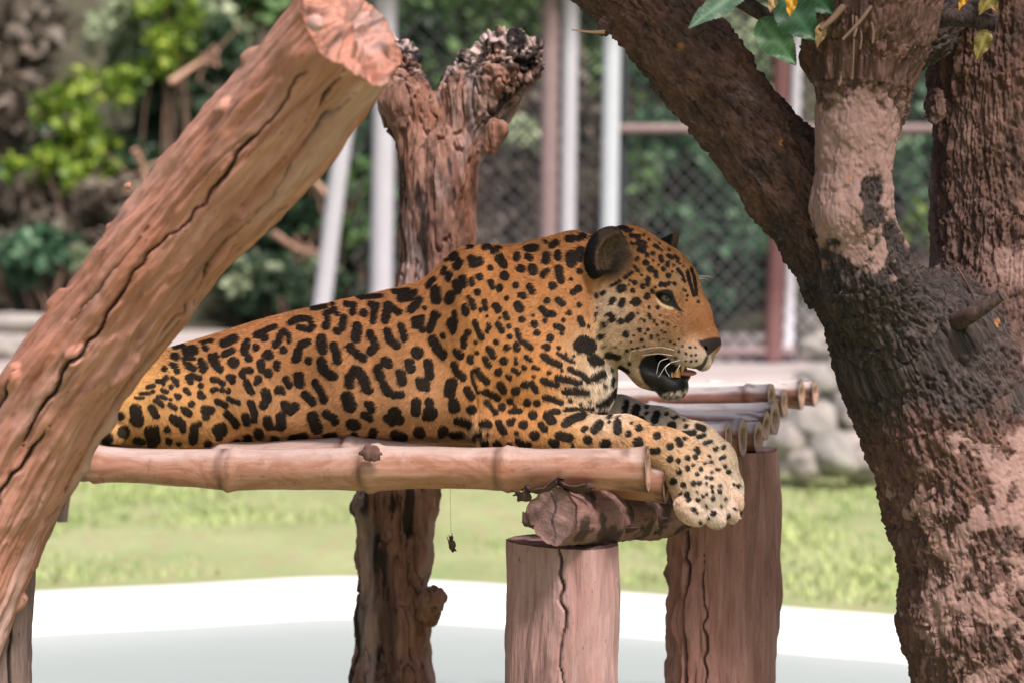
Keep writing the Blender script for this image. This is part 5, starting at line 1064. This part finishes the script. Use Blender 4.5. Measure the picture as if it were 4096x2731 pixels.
fo = bpy.data.objects.new('fur', cu); COL.objects.link(fo); fo.parent = jag; fo['kind'] = 'stuff'

# ---- eye, teeth, tongue, whiskers
def hit(px, py, fn, y0=4.6, y1=5.4):
    o = np.array([0, 0, CAMZ]); t = y0
    for _ in range(60):
        p = P(px, py, t); d = float(fn(p[None].astype(f32))[0])
        if abs(d) < .0004 or t > y1: break
        t += max(d * .8, -.01)
    return p
er = .0155
def b_eye(n):
    a = n.at('ang'); c = n.ramp(a, [(0, (.004, .004, .004)), (.20, (.005, .005, .004)), (.23, (.12, .09, .035)), (.50, (.085, .066, .03)), (.56, (.02, .015, .01)), (1, (.015, .012, .01))]); c = n.mix(n.math('MULTIPLY', n.noise(n.coord(), 500, 3), .5), c, (.03, .028, .02)); n.set(col=c, rough=.2, spec=.25, coat=.0)
M['eye'] = mat('cat_eye', b_eye)
for sgn in (1, -1):
    cc = H(2680, 1191, .0515 * sgn); look = nrm(np.array([.26, -.95 * sgn, .0])); v = BV * er + cc; a = np.arccos(np.clip(BV @ look, -1, 1)) / 1.4
    vv, ff = ball(40, 26); a = np.arccos(np.clip(vv @ look, -1, 1)) / 1.2; child('eye', vv * er + cc, ff, M['eye'], jag, True, {'ang': np.clip(a, 0, 1)})
M['tooth'] = mat('stained_tooth', plain((.62, .34, .12), .35, .2, 60, .1, .001, .5))
M['tongue'] = mat('pink_tongue', plain((.42, .15, .13), .4, .15, 60, .3, .001, .5))
for (x, y, L, x2, y2, r) in ((2716, 1506, .022, 2722, 1474, 17), (2716, 1506, -.022, 2722, 1474, 15), (2700, 1508, .024, 2698, 1488, 8), (2686, 1510, .025, 2683, 1494, 9), (2742, 1460, .022, 2738, 1484, 10)):
    v, f = twig([H(x, y, L), H((x + x2) / 2, (y + y2) / 2, L), H(x2, y2, L * .9)], r * sJ, r * .45 * sJ, 10, 10); child('tooth', v, f, M['tooth'], jag)
v = BV * np.array([.026, .018, .007]); v[:, 2] -= .1 * v[:, 0] ** 2 * 10; v = v + H(2738, 1490, .004); child('tongue', v, BF, M['tongue'], jag)
M['whisk'] = mat('white_whisker', plain((.80, .74, .68), .5, .05, 30, 0))
WH = [((930, 1045), (780, 1030), (590, 1045)), ((940, 1060), (800, 1050), (640, 1085)), ((960, 1075), (820, 1060), (650, 1085), (622, 1160)), ((1000, 1085), (860, 1055), (690, 1080)), ((960, 1118), (850, 1105), (720, 1120)), ((920, 1050), (800, 1045), (630, 1040)), ((925, 1140), (860, 1170), (835, 1260)), ((1020, 1155), (920, 1190), (850, 1290)), ((940, 1180), (905, 1220), (940, 1290)), ((1020, 1190), (995, 1240), (1000, 1250)), ((520, 960), (450, 1000), (375, 1040))]
def whisk(pts, L0, L1, tipo):
    n = len(pts); q_ = []
    for i, (a, b) in enumerate(pts): q_.append(H(2200 + a / 1.96, 850 + b / 1.96, L0 + (L1 - L0) * i / (n - 1), True))
    v, f = twig(q_, .00055, .0002, 16, 5); child('whisker', v, f, M['whisk'], jag)
for w_ in WH: whisk(w_, .056, .085, 0)
for w_ in (((965, 480), (985, 435), (1040, 410)), ((965, 490), (1010, 490), (1040, 520)), ((1150, 505), (1210, 495), (1285, 505)), ((1155, 515), (1220, 505), (1275, 515)), ((1160, 525), (1215, 518), (1245, 540))):
    whisk(w_, .03 if w_[0][0] < 1100 else -.03, .06 if w_[0][0] < 1100 else -.05, 0)
